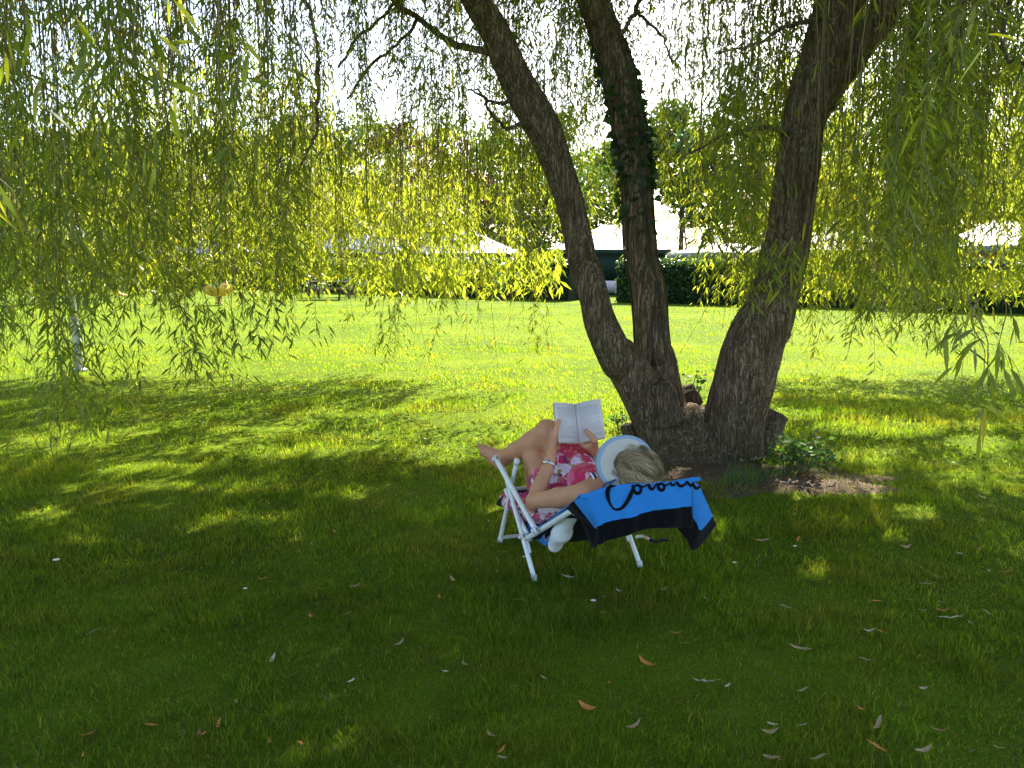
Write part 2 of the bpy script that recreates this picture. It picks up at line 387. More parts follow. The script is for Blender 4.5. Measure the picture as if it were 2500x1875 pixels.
def field(y0, y1, dens, hgt, wid, margin):
    xm = 512 / FPX * y1 * 1.02 + margin
    n = int(2 * xm * (y1 - y0) * dens)
    x = rng.uniform(-xm, xm, n); y = rng.uniform(y0, y1, n)
    k = (np.abs(x) < 512 / FPX * y * 1.03 + margin)
    sm = soil_mask(x, y); k &= rng.random(n) > sm * .93
    cl = .62 + .5 * noise(x * 5, y * 5, 0, 2) + .25 * noise(x * 19, y * 19, 0, 4); k &= rng.random(n) < cl + .2
    x, y = x[k], y[k]; n = len(x)
    h = hgt * (0.72 + .6 * noise(x * 3.1, y * 3.1, 0, 21) + .7 * np.clip(noise(x * 1.1, y * 1.1, 0, 31), 0, 1) + .35 * noise(x * 11, y * 11, 0, 41) + .5 * np.clip(noise(x * .7 + 9, y * .7, 0, 51), 0, 1) * noise(x * 6, y * 6, 0, 43)) * rng.uniform(.55, 1.35, n)
    tall = rng.random(n) < .012; h[tall] *= rng.uniform(1.3, 2.2, tall.sum())
    GB.append(blades(x, y, np.clip(h, .015, .2), wid * rng.uniform(.7, 1.3, n)))
field(1.2, 2.4, 700, .055, .006, .6)
field(2.4, 4.2, 9000, .042, .0032, .7)
field(4.2, 6.5, 4800, .043, .0042, .8)
field(6.5, 10, 1900, .042, .0062, 1.2)
field(10, 16, 600, .036, .010, 1.5)
field(16, 30, 150, .030, .018, 2)
G = np.concatenate(GB); n = len(G); b = np.arange(n)[:, None] * 5
tag(link('grass', mesh_np('grass', G.reshape(-1, 3), [b + np.array([[0, 1, 3, 2]]), b + np.array([[2, 3, 4]])], [M['grass']])), kind='stuff')
del G, GB

# clover leaves in patches and dead straw lying in the turf
m = 26000; x = rng.uniform(-4, 4, m); y = rng.uniform(2.4, 9, m); k = (fbm(x * 1.3, y * 1.3, 0, 61) > .18) & (soil_mask(x, y) < .3); x, y = x[k], y[k]; m = len(x)
th = np.linspace(0, 2 * np.pi, 6, endpoint=False); r_ = rng.uniform(.005, .011, m); tl = rng.normal(0, .35, (m, 2)); cx_, cy_ = np.cos(th)[None] * r_[:, None], np.sin(th)[None] * r_[:, None]
V = np.stack([x[:, None] + cx_, y[:, None] + cy_, rng.uniform(.018, .040, m)[:, None] + cx_ * tl[:, :1] + cy_ * tl[:, 1:]], -1)
tag(link('clover', mesh_np('clover', V.reshape(-1, 3), [np.arange(m)[:, None] * 6 + np.arange(6)[None]], [leafmat('clover_leaf', [(0, (.030, .065, .012)), (1, (.06, .11, .02))], .35, (1.9, 2.0, .8), .9, .04)])), kind='stuff')
m = 9000; x = rng.uniform(-5, 5, m); y = 2.4 + 8 * rng.random(m) ** 1.4; k = fbm(x * .9, y * .9, 0, 71) > -.15; x, y = x[k], y[k]; m = len(x)
Gs = blades(x, y, rng.uniform(.004, .03, m), rng.uniform(.002, .004, m)); la = rng.uniform(0, 6.28, m); Ls = rng.uniform(.02, .07, m); Gs[:, 4, 0] = x + np.cos(la) * Ls; Gs[:, 4, 1] = y + np.sin(la) * Ls; Gs[:, 2:4, :2] = .5 * (Gs[:, :2, :2] + Gs[:, 4:5, :2]); Gs[:, :, 2] += .012
b = np.arange(m)[:, None] * 5; tag(link('dry_straw', mesh_np('dry_straw', Gs.reshape(-1, 3), [b + np.array([[0, 1, 3, 2]]), b + np.array([[2, 3, 4]])], [leafmat('straw', [(0, (.09, .07, .03)), (.8, (.16, .125, .065)), (1, (.22, .18, .11))], .2, (1.3, 1.2, 1.0), .9, .04)])), kind='stuff')

# ------------------------------------------------------------------ weeping willow
willow = tag(empty('willow_tree', (1.35, 6.9, 0)), 'big weeping willow with three leaning stems behind the reader and hanging leafy curtains', 'tree')
WL = np.array(willow.location)
def part(name, V, P, m, parent, smooth=True, off=WL):
    return link(name, mesh_np(name, np.asarray(V) - off, P, [m], smooth=smooth), parent)
def stem(name, path, n=110, k=420, seed=0, ridge=.045, kink=None):
    """path rows: px, py, width px, depth Y -> ridged bark tube"""
    rows = []
    for (px, py, w, Y) in path:
        p = atY(px, py, Y); d = np.linalg.norm(p - CAMP)
        rows.append([*p, w / 2 / FPX * d])
    q = spline(rows, k); pts, rad = q[:, :3], q[:, 3]
    s = np.concatenate([[0], np.cumsum(np.linalg.norm(np.diff(pts, axis=0), axis=1))])
    th = np.linspace(0, 2 * np.pi, n, endpoint=False)
    cx, cyy = np.cos(th)[None] * np.ones((k, 1)), np.sin(th)[None] * np.ones((k, 1)); sz = s[:, None] * np.ones((1, n))
    tw = .25 * noise(sz * .9, cx * .5, cyy * .5, seed)
    r1 = np.abs(noise((cx + tw) * 7.5, (cyy - tw) * 7.5, sz * 1.5, seed + 1)); r2 = np.abs(noise(cx * 15, cyy * 15, sz * 5, seed + 2))
    pr = 1 + ridge * (1.5 * r1 - .6) + ridge * .7 * (r2 - .4) + .05 * fbm(cx * 1.1, cyy * 1.1, sz * 1.0, seed + 4)
    if kink is not None: pr = pr + kink(s, th)
    V, P = tube(pts, rad, n, True, pr)
    part(name, V, P, M['bark'], willow)
    return pts, rad
c5 = lambda x, y: (348.2 + x * .15803, y * .15803)
c3 = lambda x, y: (532.5 + x * .12962, 196.6 + y * .12962)
cb = lambda x, y: (565.2 + x * .14814, 327.7 + y * .14814)
c6 = lambda x, y: (675.8 + x * .15803, y * .15803)
LS = [(*c5(560, -420), 19, 6.5), (*c5(700, -180), 22, 6.6), (*c5(805, 0), 24, 6.7), (*c5(928, 200), 27, 6.8), (*c5(1012, 400), 30, 6.85), (*c5(1112, 600), 32, 6.9), (*c5(1230, 800), 34, 6.9),
      (*c5(1310, 1000), 30, 6.9), (*c5(1378, 1200), 28, 6.9), (*c5(1432, 1400), 28, 6.9), (*c5(1480, 1640), 29, 6.85), (*c3(425, 600), 30.5, 6.8), (*c3(478, 800), 30, 6.75), (*c3(535, 1000), 33, 6.75),
      (*c3(660, 1264), 37, 6.75), (*cb(375, 200), 39, 6.8), (*cb(500, 400), 42, 6.85), (*cb(600, 600), 46, 6.9), (*cb(685, 760), 57, 6.9), (*cb(730, 930), 68, 6.9), (*cb(745, 1010), 76, 6.9)]
MS = [(*c5(1380, -400), 22, 7.7), (*c5(1470, -180), 25, 7.6), (*c5(1550, 0), 27, 7.5), (*c5(1625, 200), 29, 7.45), (*c5(1690, 400), 31, 7.4), (*c5(1740, 600), 31, 7.35), (*c5(1780, 800), 31.5, 7.3), (*c5(1810, 1000), 31, 7.3),
      (*c5(1828, 1300), 29, 7.2), (*c5(1855, 1640), 30, 7.2), (*c3(890, 700), 32, 7.15), (*c3(918, 1000), 33, 7.1), (*c3(942, 1264), 35.5, 7.1), (*cb(612, 200), 38, 7.1), (*cb(650, 380), 38, 7.1), (*cb(690, 600), 42, 7.05), (*cb(730, 900), 60, 7.0)]
RS = [(*c6(1220, -420), 34, 6.9), (*c6(1130, -180), 37, 6.9), (*c6(1045, 0), 40, 6.9), (*c6(985, 200), 42, 6.9), (*c6(925, 400), 42, 6.9), (*c6(862, 600), 42, 6.85), (*c6(805, 800), 37, 6.85), (*c6(782, 1000), 39, 6.8), (*c6(750, 1200), 38.5, 6.8),
      (*c6(725, 1400), 40, 6.8), (*c6(687, 1640), 41.5, 6.75), (*c3(1945, 420), 42, 6.75), (*c3(1885, 700), 45, 6.75), (*c3(1790, 1000), 50, 6.7), (*cb(1325, 0), 51, 6.7), (*cb(1250, 200), 57, 6.7), (*cb(1195, 400), 58, 6.75), (*cb(1155, 560), 58, 6.8), (*cb(1115, 760), 61, 6.85), (*cb(1090, 940), 69, 6.9), (*cb(1085, 1010), 75, 6.9)]
kz = lambda s, th: .30 * np.exp(-((s[:, None] - 3.08) / .10) ** 2) * np.clip(np.cos(th[None] - KTH), 0, 1) ** 2
KTH = math.pi
LP, LR = stem('stem', LS, seed=1)
MP, MR = stem('stem', MS, seed=11)
RP, RR = stem('stem', RS, n=130, seed=21)
# second leader of the right stem
BR = [(*c6(1500, -300), 24, 6.7), (*c6(1400, -100), 27, 6.75), (*c6(1330, 50), 29, 6.8), (*c6(1215, 220), 26, 6.85), (*c6(1110, 360), 27, 6.9), (*c6(1000, 520), 27, 6.9), (*c6(930, 680), 22, 6.9)]
stem('stem', BR, n=80, k=160, seed=31)
# root flare that joins the stems
def flare():
    n, k = 150, 60; th = np.linspace(0, 2 * np.pi, n, endpoint=False); z = np.linspace(-.03, .38, k)
    V = []
    for zi in z:
        f = (1 + .30 * math.exp(-max(zi, 0) / .09)) * math.sqrt(max(.05, 1 - (max(zi, 0) / .42) ** 2.5))
        rx = (.46 - .13 * zi) * f; ry = (.34 - .16 * zi) * f
        wob = 1 + .09 * noise(np.cos(th) * 2.2, np.sin(th) * 2.2, zi * 1.2, 51) + .045 * np.abs(noise(np.cos(th) * 9, np.sin(th) * 9, zi * 2.5, 52)) + .05 * np.abs(noise(np.cos(th) * 20, np.sin(th) * 20, zi * 6, 53))
        V.append(np.stack([1.52 + rx * wob * np.cos(th), 6.93 + ry * wob * np.sin(th), np.full(n, zi) + .05 * noise(np.cos(th) * 3, np.sin(th) * 3, 0, 55) * (zi > .2)], -1))
    V = np.concatenate(V + [np.array([[1.52, 6.93, .40]])])
    i = np.arange(k - 1)[:, None] * n; j = np.arange(n)[None]; j2 = (j + 1) % n
    Q = np.stack([i + j, i + j2, i + n + j2, i + n + j], -1).reshape(-1, 4)
    T = np.stack([(k - 1) * n + j[0], (k - 1) * n + j2[0], np.full(n, k * n)], -1)
    part('trunk', V, [Q, T], M['bark'], willow)
flare()
# cut stubs around the foot of the trunk
def stub(p0, p1, r0, r1, seed):
    k, n = 24, 40; t = np.linspace(0, 1, k)[:, None]; pts = np.asarray(p0) * (1 - t) + np.asarray(p1) * t
    th = np.linspace(0, 2 * np.pi, n, endpoint=False)
    pr = 1 + .10 * noise(np.cos(th)[None] * 2, np.sin(th)[None] * 2, t * 1.5, seed) + .06 * np.abs(noise(np.cos(th)[None] * 8, np.sin(th)[None] * 8, t * 2, seed + 1))
    V, P = tube(pts, np.linspace(r0, r1, k), n, True, pr)
    V = V + .012 * np.stack([noise(V[:, 0] * 14, V[:, 1] * 14, V[:, 2] * 14, seed + q) for q in (2, 3, 4)], -1)
    part('cut_stub', V, P, M['cutwood'], willow, smooth=False)
q = atY(*cb(1340, 900), 6.95); stub((2.04, 6.98, -.02), (2.25, 7.02, .34), .16, .115, 61)
stub(atY(*cb(700, 640), 6.75), atY(*cb(640, 372), 6.72), .13, .085, 71)
stub((1.28, 7.35, .25), atY(*cb(890, 440), 7.35), .16, .10, 81)
stub((1.06, 6.95, .0), (.97, 6.92, .25), .08, .05, 91)
stub((1.75, 7.25, .1), atY(*cb(800, 470), 7.5), .12, .07, 95)

# limbs and thin boughs
def bough(path, seed=0, n=12, k=60, name='limb'):
    rows = []
    for (px, py, w, Y) in path:
        p = atY(px, py, Y); rows.append([*p, w / 2 / FPX * np.linalg.norm(p - CAMP)])
    q = spline(rows, k); pts = q[:, :3] + .012 * np.stack([noise(np.arange(k) * .25, i, 0, seed) for i in range(3)], -1); th = np.linspace(0, 2 * np.pi, n, endpoint=False)
    V, P = tube(pts, np.maximum(q[:, 3], .003), n, True, 1 + .12 * noise(np.cos(th)[None] * 3, np.sin(th)[None] * 3, np.arange(k)[:, None] * .3, seed))
    part(name, V, P, M['bark'], willow); return pts
bough([(*c5(1120, 790), 5, 6.8), (*c5(1095, 785), 4.5, 6.75), (*c5(1020, 810), 3.6, 6.6), (*c5(930, 760), 3.0, 6.4), (*c5(870, 640), 2.4, 6.2), (*c5(800, 560), 1.6, 6.0)], 1)
bough([(*c5(1020, 640), 4, 6.8), (*c5(970, 655), 3.2, 6.7), (*c5(880, 630), 2.6, 6.5), (*c5(760, 560), 1.8, 6.3)], 2)
bough([(*c5(900, 330), 7, 6.85), (*c5(660, 275), 6, 7.2), (*c5(540, 185), 5.6, 7.4), (*c5(430, 115), 5.2, 7.6), (*c5(300, 10), 5, 7.8), (*c5(150, -150), 5, 8.1)], 3)
bough([(*c5(440, 125), 3.6, 7.6), (*c5(370, 220), 3.2, 7.7), (*c5(260, 320), 2.8, 7.9), (*c5(130, 430), 3, 8.1), (*c5(0, 620), 2, 8.3)], 4)
bough([(*c5(300, 20), 3, 7.8), (*c5(180, 140), 2.8, 7.9), (*c5(60, 240), 3, 8.1), (*c5(-60, 420), 2.4, 8.3)], 5)
bough([(*c5(1680, 260), 5, 7.4), (*c5(1740, 200), 4, 7.3), (*c5(1820, 60), 4, 7.2), (*c5(1870, -60), 4, 7.1)], 6)
bough([(*c5(1820, 60), 3, 7.2), (*c5(1890, 130), 3, 7.2), (*c5(1990, 230), 2, 7.2), (*c5(2060, 420), 1.5, 7.2)], 7)
bough([(*c6(720, 835), 5, 6.8), (*c6(660, 825), 4.6, 6.7), (*c6(540, 808), 4, 6.5), (*c6(400, 830), 3.5, 6.3), (*c6(250, 880), 2.6, 6.1), (*c6(40, 1000), 1.6, 5.9)], 8)
bough([(*c6(900, 110), 5, 6.8), (*c6(800, 150), 4.5, 6.6), (*c6(680, 180), 3.5, 6.3), (*c6(500, 280), 2.4, 6.0), (*c6(260, 335), 1.8, 5.8)], 9)
bough([(*c6(1480, 520), 3, 6.4), (*c6(1660, 320), 6, 6.0), (*c6(1760, 220), 6.5, 5.9), (*c6(1810, 80), 7, 5.9), (*c6(1830, -120), 8, 6.0)], 10)
bough([(*c6(2300, 420), 3, 4.9), (*c6(2100, 380), 3, 5.0), (*c6(2080, 200), 3.5, 5.1), (*c6(2120, -100), 4, 5.2)], 12)
bough([(318, 110, 1.5, 6.0), (318, 60, 2.2, 6.0), (310, 10, 3, 6.0), (285, -40, 6, 6.0)], 15)
bough([(300, 170, 2, 5.6), (316, 130, 3, 5.8), (318, 60, 4, 6.0)], 16)

# ---- hanging strands and leaves
LB, LD, LL, LW = [], [], [], []        # leaf base, direction, length, width ratio
TW = MB()
def add_leaves(B, D, L, wr):
    LB.append(B); LD.append(D); LL.append(L); LW.append(np.broadcast_to(wr, (len(B),)))
def strand(x, y, zt, zb, leaf=.067, gap=.0175, spread=.9, sway=.16, twig=True, wr=.17, dense=None):
    ln = zt - zb
    if ln < .15: return
    k = max(5, int(ln / .22)); t = np.linspace(0, 1, k)
    sd = rng.uniform(0, 1000)
    ax = sway * noise(t * ln * .7 + sd, 0.5, 0, 1); ay = sway * noise(t * ln * .7 + sd, 9.5, 0, 2)
    ax -= ax[0]; ay -= ay[0]
    lean = rng.normal(0, .085, 2) * ln * t[:, None] ** 2
    pts = np.stack([x + ax + lean[:, 0], y + ay + lean[:, 1], zt - ln * t], -1)
    if twig:
        V, P = tube(pts, np.linspace(.0035, .0012, k) * rng.uniform(.8, 1.3), 3, False); TW.add(V, P)
    m = int(ln / gap * rng.uniform(.9, 1.7)); s = np.sort(rng.random(m)) ** .92; s = s[noise(s * ln * 2.6 + sd, 3.3, 0, 7) > rng.uniform(-.45, .12)]; m = len(s)
    if not m: return
    if dense is not None: s = s[rng.random(m) < dense(s)]
    m = len(s)
    if not m: return
    i = np.clip((s * (k - 1)).astype(int), 0, k - 2); f = (s * (k - 1) - i)[:, None]
    B = pts[i] * (1 - f) + pts[i + 1] * f
    az = rng.uniform(0, 2 * np.pi, m); hz = np.stack([np.cos(az), np.sin(az), np.zeros(m)], -1)
    side = rng.random(m) < .5                      # leaves carried on short side twigs
    B = B + hz * (side * rng.uniform(.02, .13, m))[:, None] - np.array([0, 0, 1.]) * (side * rng.uniform(0, .08, m))[:, None]
    sp = spread * rng.uniform(.35, 1.5, m)
    D = hz * sp[:, None] + np.array([0, 0, -1.]) * rng.uniform(.35, 1.1, m)[:, None] + rng.normal(0, .12, (m, 3))
    D /= np.linalg.norm(D, axis=1)[:, None]
    add_leaves(B, D, leaf * rng.uniform(.55, 1.35, m), wr)
def zat(py, Y):            # height of the sight line through pixel row py at distance Y
    d = ray(512, py); return CAM_H + d[2] / d[1] * Y
def interp(x, xs, ys): return float(np.interp(x, xs, ys))
def curtain(n, x0, x1, Y0, Y1, top, bot, per=(3, 9), sig=.12, keep=None, **kw):
    """n tassels; top(px), bot(px) in pixel rows give the heights at that tassel's own distance"""
    for _ in range(n):
        px = rng.uniform(x0, x1); Y = rng.uniform(Y0, Y1)
        if keep is not None and rng.random() > keep(px): continue
        X = (px - 512) / FPX * Y * 1.01
        zt0 = zat(top(px) if callable(top) else top, Y); zb0 = zat(bot(px) if callable(bot) else bot, Y)
        zb0 += rng.exponential(.42); main = rng.integers(*per)
        for j in range(main):
            q = rng.normal(0, sig, 2)
            zb = max(.22, zb0 + abs(rng.normal(0, .30)) * (j > 0)); zt = zt0 + rng.uniform(-.35, .5)
            strand(X + q[0], Y + q[1], zt, zb, **kw)
# bottom rows of the curtains (1024-frame rows by column)
botT = lambda p: interp(p, [0, 40, 80, 110, 150, 190, 215, 240, 270, 310, 340], [418, 428, 446, 380, 388, 396, 340, 358, 345, 352, 318])
botL = lambda p: interp(p, [0, 40, 80, 110, 150, 190, 208, 240, 270, 310, 340], [380, 372, 350, 325, 330, 330, 305, 310, 302, 308, 300])
botC = lambda p: interp(p, [300, 400, 480, 560, 600], [292, 300, 300, 280, 262])
botD = lambda p: interp(p, [300, 340, 390, 410, 440, 470, 500, 525, 545, 575, 600], [330, 312, 345, 352, 318, 345, 330, 335, 300, 280, 262])
botR = lambda p: interp(p, [640, 690, 715, 745, 770, 800, 860, 900, 935, 960, 1000, 1030], [262, 290, 335, 340, 372, 385, 372, 365, 345, 322, 300, 310])
OFF = -60
# left: near, middle and far layers
curtain(5, -40, 130, 3.2, 4.3, OFF, botL, (2, 4), .10, leaf=.08)
curtain(4, 120, 340, 2.9, 4.4, OFF, lambda p: botL(p) - 70, (2, 4), .08, leaf=.085)
curtain(23, -60, 205, 4.6, 7.0, OFF, botL, (3, 7), .11)
for xc_, n_ in ((4, 5), (20, 6), (44, 4), (62, 7), (76, 6), (90, 3), (120, 2), (141, 6), (160, 2), (178, 4), (197, 6), (238, 4), (280, 4), (304, 3)):      # the tassels that hang lowest
    for _ in range(n_):
        Y = rng.uniform(4.5, 5.4); X = (xc_ + rng.normal(0, 5) - 512) / FPX * Y; strand(X, Y, zat(-40, Y), zat(botT(xc_) + rng.normal(-6, 9), Y), sway=.06, gap=.016)
curtain(19, 200, 330, 4.8, 6.8, OFF, lambda p: botL(p) - 15, (2, 6), .13)
curtain(28, -60, 330, 6.6, 9.0, OFF, lambda p: botL(p) - 35, (3, 8), .18)
curtain(26, -60, 330, 9.0, 12.0, -10, lambda p: interp(p, [0, 330], [322, 314]), (3, 8), .22, leaf=.10, wr=.18)
# middle, behind and beside the stems
curtain(46, 300, 560, 7.3, 9.6, lambda p: 100 + rng.normal(0, 40), botC, (3, 8), .17)
for xc_ in (345, 372, 405, 410, 438, 462, 478, 520, 528, 548):
    for _ in range(rng.integers(2, 5)):
        Y = rng.uniform(7.4, 8.2); X = (xc_ + rng.normal(0, 6) - 512) / FPX * Y; strand(X, Y, zat(140, Y), zat(botD(xc_) + rng.normal(6, 9), Y), sway=.06, gap=.016)
curtain(70, 320, 590, 7.0, 9.6, OFF, lambda p: 160 + rng.normal(0, 45), (3, 7), .11)
curtain(26, 300, 560, 9.5, 12.0, lambda p: 130 + rng.normal(0, 25), lambda p: 290, (3, 7), .2, leaf=.10, wr=.17)
curtain(14, 420, 500, 6.2, 7.4, OFF, lambda p: 130, (1, 4), .10)
curtain(16, 640, 710, 7.6, 9.4, OFF, lambda p: 120 + rng.normal(0, 40), (2, 5), .10)
curtain(14, 540, 600, 7.8, 9.6, OFF, lambda p: 110 + rng.normal(0, 40), (2, 5), .10)
curtain(12, 555, 640, 8.0, 10.0, lambda p: 20 + rng.normal(0, 40), lambda p: 262, (2, 5), .15)
curtain(16, 560, 680, 7.8, 9.8, OFF, lambda p: 130 + rng.normal(0, 30), (2, 5), .14, keep=lambda p: .35 if 662 < p < 690 else 1)
curtain(26, 640, 760, 7.4, 10.0, lambda p: 10 + rng.normal(0, 40), lambda p: botR(p) - 20, (2, 6), .15, keep=lambda p: .4 if p < 690 else 1)
# right: in front of and beyond the right stem
curtain(11, 690, 790, 4.9, 6.1, lambda p: 120 + rng.normal(0, 60), lambda p: 340, (2, 5), .10, leaf=.09)
curtain(5, 780, 830, 5.2, 6.0, OFF, lambda p: 120 + rng.normal(0, 30), (1, 4), .07, leaf=.09)
curtain(26, 690, 790, 6.9, 8.8, OFF, lambda p: botR(p) - 10, (3, 7), .14, keep=lambda p: .5 if p < 705 else 1)
curtain(12, 850, 1060, 3.6, 5.0, OFF, lambda p: botR(p) - 50, (2, 5), .12, leaf=.08)
curtain(32, 830, 960, 5.2, 7.4, OFF, botR, (3, 8), .15)
curtain(20, 950, 1080, 5.0, 7.2, OFF, botR, (2, 6), .15)
curtain(44, 820, 1090, 7.2, 10.0, OFF, lambda p: botR(p) - 18, (3, 8), .18)
curtain(24, 800, 1090, 9.6, 13.0, -10, lambda p: 305, (3, 7), .2, leaf=.10, wr=.17)
# low far foliage whose shade begins the shadow on the lawn
curtain(84, -110, 470, 11.2, 13.2, lambda p: 215 + rng.normal(0, 30), lambda p: 306, (4, 9), .3, leaf=.11, wr=.24)
curtain(62, 780, 1130, 11.0, 13.0, lambda p: 210 + rng.normal(0, 30), lambda p: 304, (4, 9), .3, leaf=.11, wr=.24)
# close sprays whose single leaves can be made out
def spray(px, y0, y1, Y, n, leaf=.085, spread=.8):
    X = (px - 512) / FPX * Y; zt, zb = zat(y0, Y), zat(y1, Y); k = 14; t = np.linspace(0, 1, k); sd = rng.uniform(0, 99)
    pts = np.stack([X + .05 * noise(t * 2 + sd, 1, 0, 1), Y + .05 * noise(t * 2 + sd, 7, 0, 2), zt + (zb - zt) * t], -1); V, P = tube(pts, np.linspace(.0028, .001, k), 4, False); TW.add(V, P)
    nb = max(2, n // 4); Bv, Dv = [], []
    for b in range(nb):
        f = (b + rng.uniform(.1, .9)) / nb; p0 = pts[min(k - 1, int(f * k))]; az = rng.uniform(0, 6.28); L_ = rng.uniform(.05, .15); q = np.linspace(0, 1, 6)[:, None]; h_ = np.array([math.cos(az), math.sin(az), 0])
        br = p0 + h_ * L_ * q - np.array([0, 0, 1.]) * (L_ * .9 * q ** 2); V, P = tube(br, .001, 3, False); TW.add(V, P)
        for c_ in range(4): Bv.append(br[1 + c_ if c_ < 4 else 5] if c_ else br[-1]); d = h_ * rng.uniform(.1, .8) + np.array([0, 0, -1]) * rng.uniform(.4, 1) + rng.normal(0, .35, 3); Dv.append(d / np.linalg.norm(d))
    add_leaves(np.array(Bv), np.array(Dv), leaf * rng.uniform(.6, 1.25, len(Bv)), .17)
for args in [(985, 290, 402, 2.5, 34), (975, 300, 380, 2.6, 14), (1000, 290, 360, 2.55, 12), (955, -30, 70, 2.0, 12), (30, -40, 60, 2.1, 16), (130, -60, 60, 2.0, 16), (75, -60, 30, 1.9, 10), (5, 120, 200, 1.9, 6),
             (215, -60, 80, 2.3, 14), (290, -60, 95, 2.5, 12), (395, 215, 340, 5.2, 20), (172, 60, 165, 2.6, 14), (255, 40, 170, 3.0, 16), (232, 60, 150, 2.7, 14), (450, -20, 60, 4.0, 16), (560, -20, 40, 4.4, 14), (870, 200, 300, 3.6, 18), (905, 120, 330, 4.0, 30), (700, -40, 60, 4.6, 20), (740, -30, 200, 5.2, 34), (680, -30, 150, 5.0, 24)]:
    spray(*args)

# upper crown: mostly above the frame, gives the shade on the lawn
def inside(P):
    px, py, dep = project(P); return (dep > .3) & (px > -40) & (px < 1064) & (py > -20) & (py < 800)
def upper(n, cx, cyy, rx, ry, z0, z1, leaf, wr, seed):
    m = n * 3
    a_ = rng.uniform(0, 2 * np.pi, m); rr = np.sqrt(rng.random(m)); X = cx + rx * rr * np.cos(a_); Y = cyy + ry * rr * np.sin(a_)
    dome = z0 + (z1 - z0) * np.sqrt(np.clip(1 - rr ** 2, 0, 1))
    Z = dome - abs(rng.normal(0, 1.1, m)) + .4
    P = np.stack([X, Y, Z], -1)
    k = (Z > 2.6) & (fbm(X * .55, Y * .55, Z * .4, seed) > -.50)
    P = P[k]
    px, py, dep = project(P); see = inside(P)
    # keep the sky gaps in the middle of the view
    gap_ = see & (((px > 300) & (px < 585)) | ((px > 655) & (px < 695)))
    P = P[~(gap_ & (rng.random(len(P)) < .93)) & ~(see & (rng.random(len(P)) < .72))]; P = P[:n]
    az = rng.uniform(0, 2 * np.pi, len(P)); D = np.stack([np.cos(az), np.sin(az), np.full(len(P), -.9)], -1) + rng.normal(0, .3, (len(P), 3)); D /= np.linalg.norm(D, axis=1)[:, None]
    see = inside(P); L = np.where(see, .10, leaf) * rng.uniform(.7, 1.3, len(P))
    add_leaves(P, D, L, np.where(see, .17, wr))
upper(90000, .2, 6.9, 7.8, 6.2, 4.4, 9.5, .26, .21, 3)

# loose leaves added out of frame, set along sun rays to shade the lawn
m = 60000; G_ = np.stack([rng.uniform(-5.5, 5.5, m), rng.uniform(.5, 8.5, m), np.zeros(m)], -1); k = (lit_at(G_) < .22) & (fbm(G_[:, 0] * .8, G_[:, 1] * .8, 0, 17) > -.42); G_ = G_[k]
z = rng.uniform(4.2, 8.2, len(G_)); P = G_ + SUNV * (z / SUNV[2])[:, None]; r2_ = ((P[:, 0] - .3) / 7.8) ** 2 + ((P[:, 1] - 6.8) / 6.6) ** 2
P = P[(r2_ < 1) & (P[:, 2] < 4.6 + 5.0 * np.sqrt(np.clip(1 - r2_, 0, 1))) & ~inside(P)][:26000]; az = rng.uniform(0, 2 * np.pi, len(P)); D = np.stack([np.cos(az), np.sin(az), np.full(len(P), -.9)], -1) + rng.normal(0, .3, (len(P), 3)); D /= np.linalg.norm(D, axis=1)[:, None]
add_leaves(P, D, .26 * rng.uniform(.7, 1.3, len(P)), .22)
# extra leaves put in the sun's path to cast shade on the farther lawn
m = 60000; G_ = np.stack([rng.uniform(-8, 8, m), rng.uniform(7.2, 11.2, m), np.zeros(m)], -1); k = (lit_at(G_) < .2) & (fbm(G_[:, 0] * .9, G_[:, 1] * 1.6, 0, 27) > -.44); G_ = G_[k]
z = rng.uniform(1.3, 4.6, len(G_)); P = G_ + SUNV * (z / SUNV[2])[:, None]; px_, py_, _ = project(P); P = P[((px_ < 335) | (px_ > 765) | ((px_ < 478) & (z < 2.7)) | ((px_ < 562) & (z < 1.8))) & (P[:, 1] < 14.2)][:44000]
az = rng.uniform(0, 2 * np.pi, len(P)); D = np.stack([np.cos(az), np.sin(az), np.full(len(P), -1.0)], -1) + rng.normal(0, .3, (len(P), 3)); D /= np.linalg.norm(D, axis=1)[:, None]; add_leaves(P, D, .13 * rng.uniform(.7, 1.3, len(P)), .23)
B = np.concatenate(LB); D = np.concatenate(LD); L = np.concatenate(LL); WR = np.concatenate(LW)
# open the crown where the photograph's lawn catches sun
hid = ~inside(B); G_ = B - SUNV * (B[:, 2:3] / SUNV[2])
cut = hid & (rng.random(len(B)) < lit_at(G_) * 1.8)
zc = project(B); low = ~hid & (rng.random(len(B)) < lit_at(G_) * 1.5) & (B[:, 2] > .9)
sx_, sy_, sd_ = project(B); infr = np.zeros(N_ := len(B), bool)
for rows_, ylim, pr_ in ((RS, 236, .93), (LS, 300, .75), (MS, 300, .5), (BR, 110, .9)):
    r_ = np.array([q[:3] for q in rows_]); o_ = np.argsort(r_[:, 1]); xc = np.interp(sy_, r_[o_, 1], r_[o_, 0]); wd_ = np.interp(sy_, r_[o_, 1], r_[o_, 2])
    infr |= (np.abs(sx_ - xc) < wd_ / 2 + 3) & (sd_ < 6.7) & (sd_ > 3) & (sy_ < ylim) & (rng.random(N_) < pr_)
for (xa, xb, ya, yb, pr_) in ((200, 238, 278, 306, .92), (300, 356, 276, 308, .85), (232, 264, 252, 290, .75), (150, 236, 243, 260, .55), (415, 515, 242, 258, .6), (596, 636, 212, 264, .5), (748, 850, 226, 250, .45), (958, 1024, 216, 268, .85), (322, 400, 232, 258, .65), (400, 432, 138, 246, .45), (446, 470, 170, 240, .35), (985, 1016, 80, 205, .45), (196, 236, 185, 250, .4)):      # openings on to the far lawn
    infr |= (sx_ > xa) & (sx_ < xb) & (sy_ > ya) & (sy_ < yb) & (rng.random(N_) < pr_)
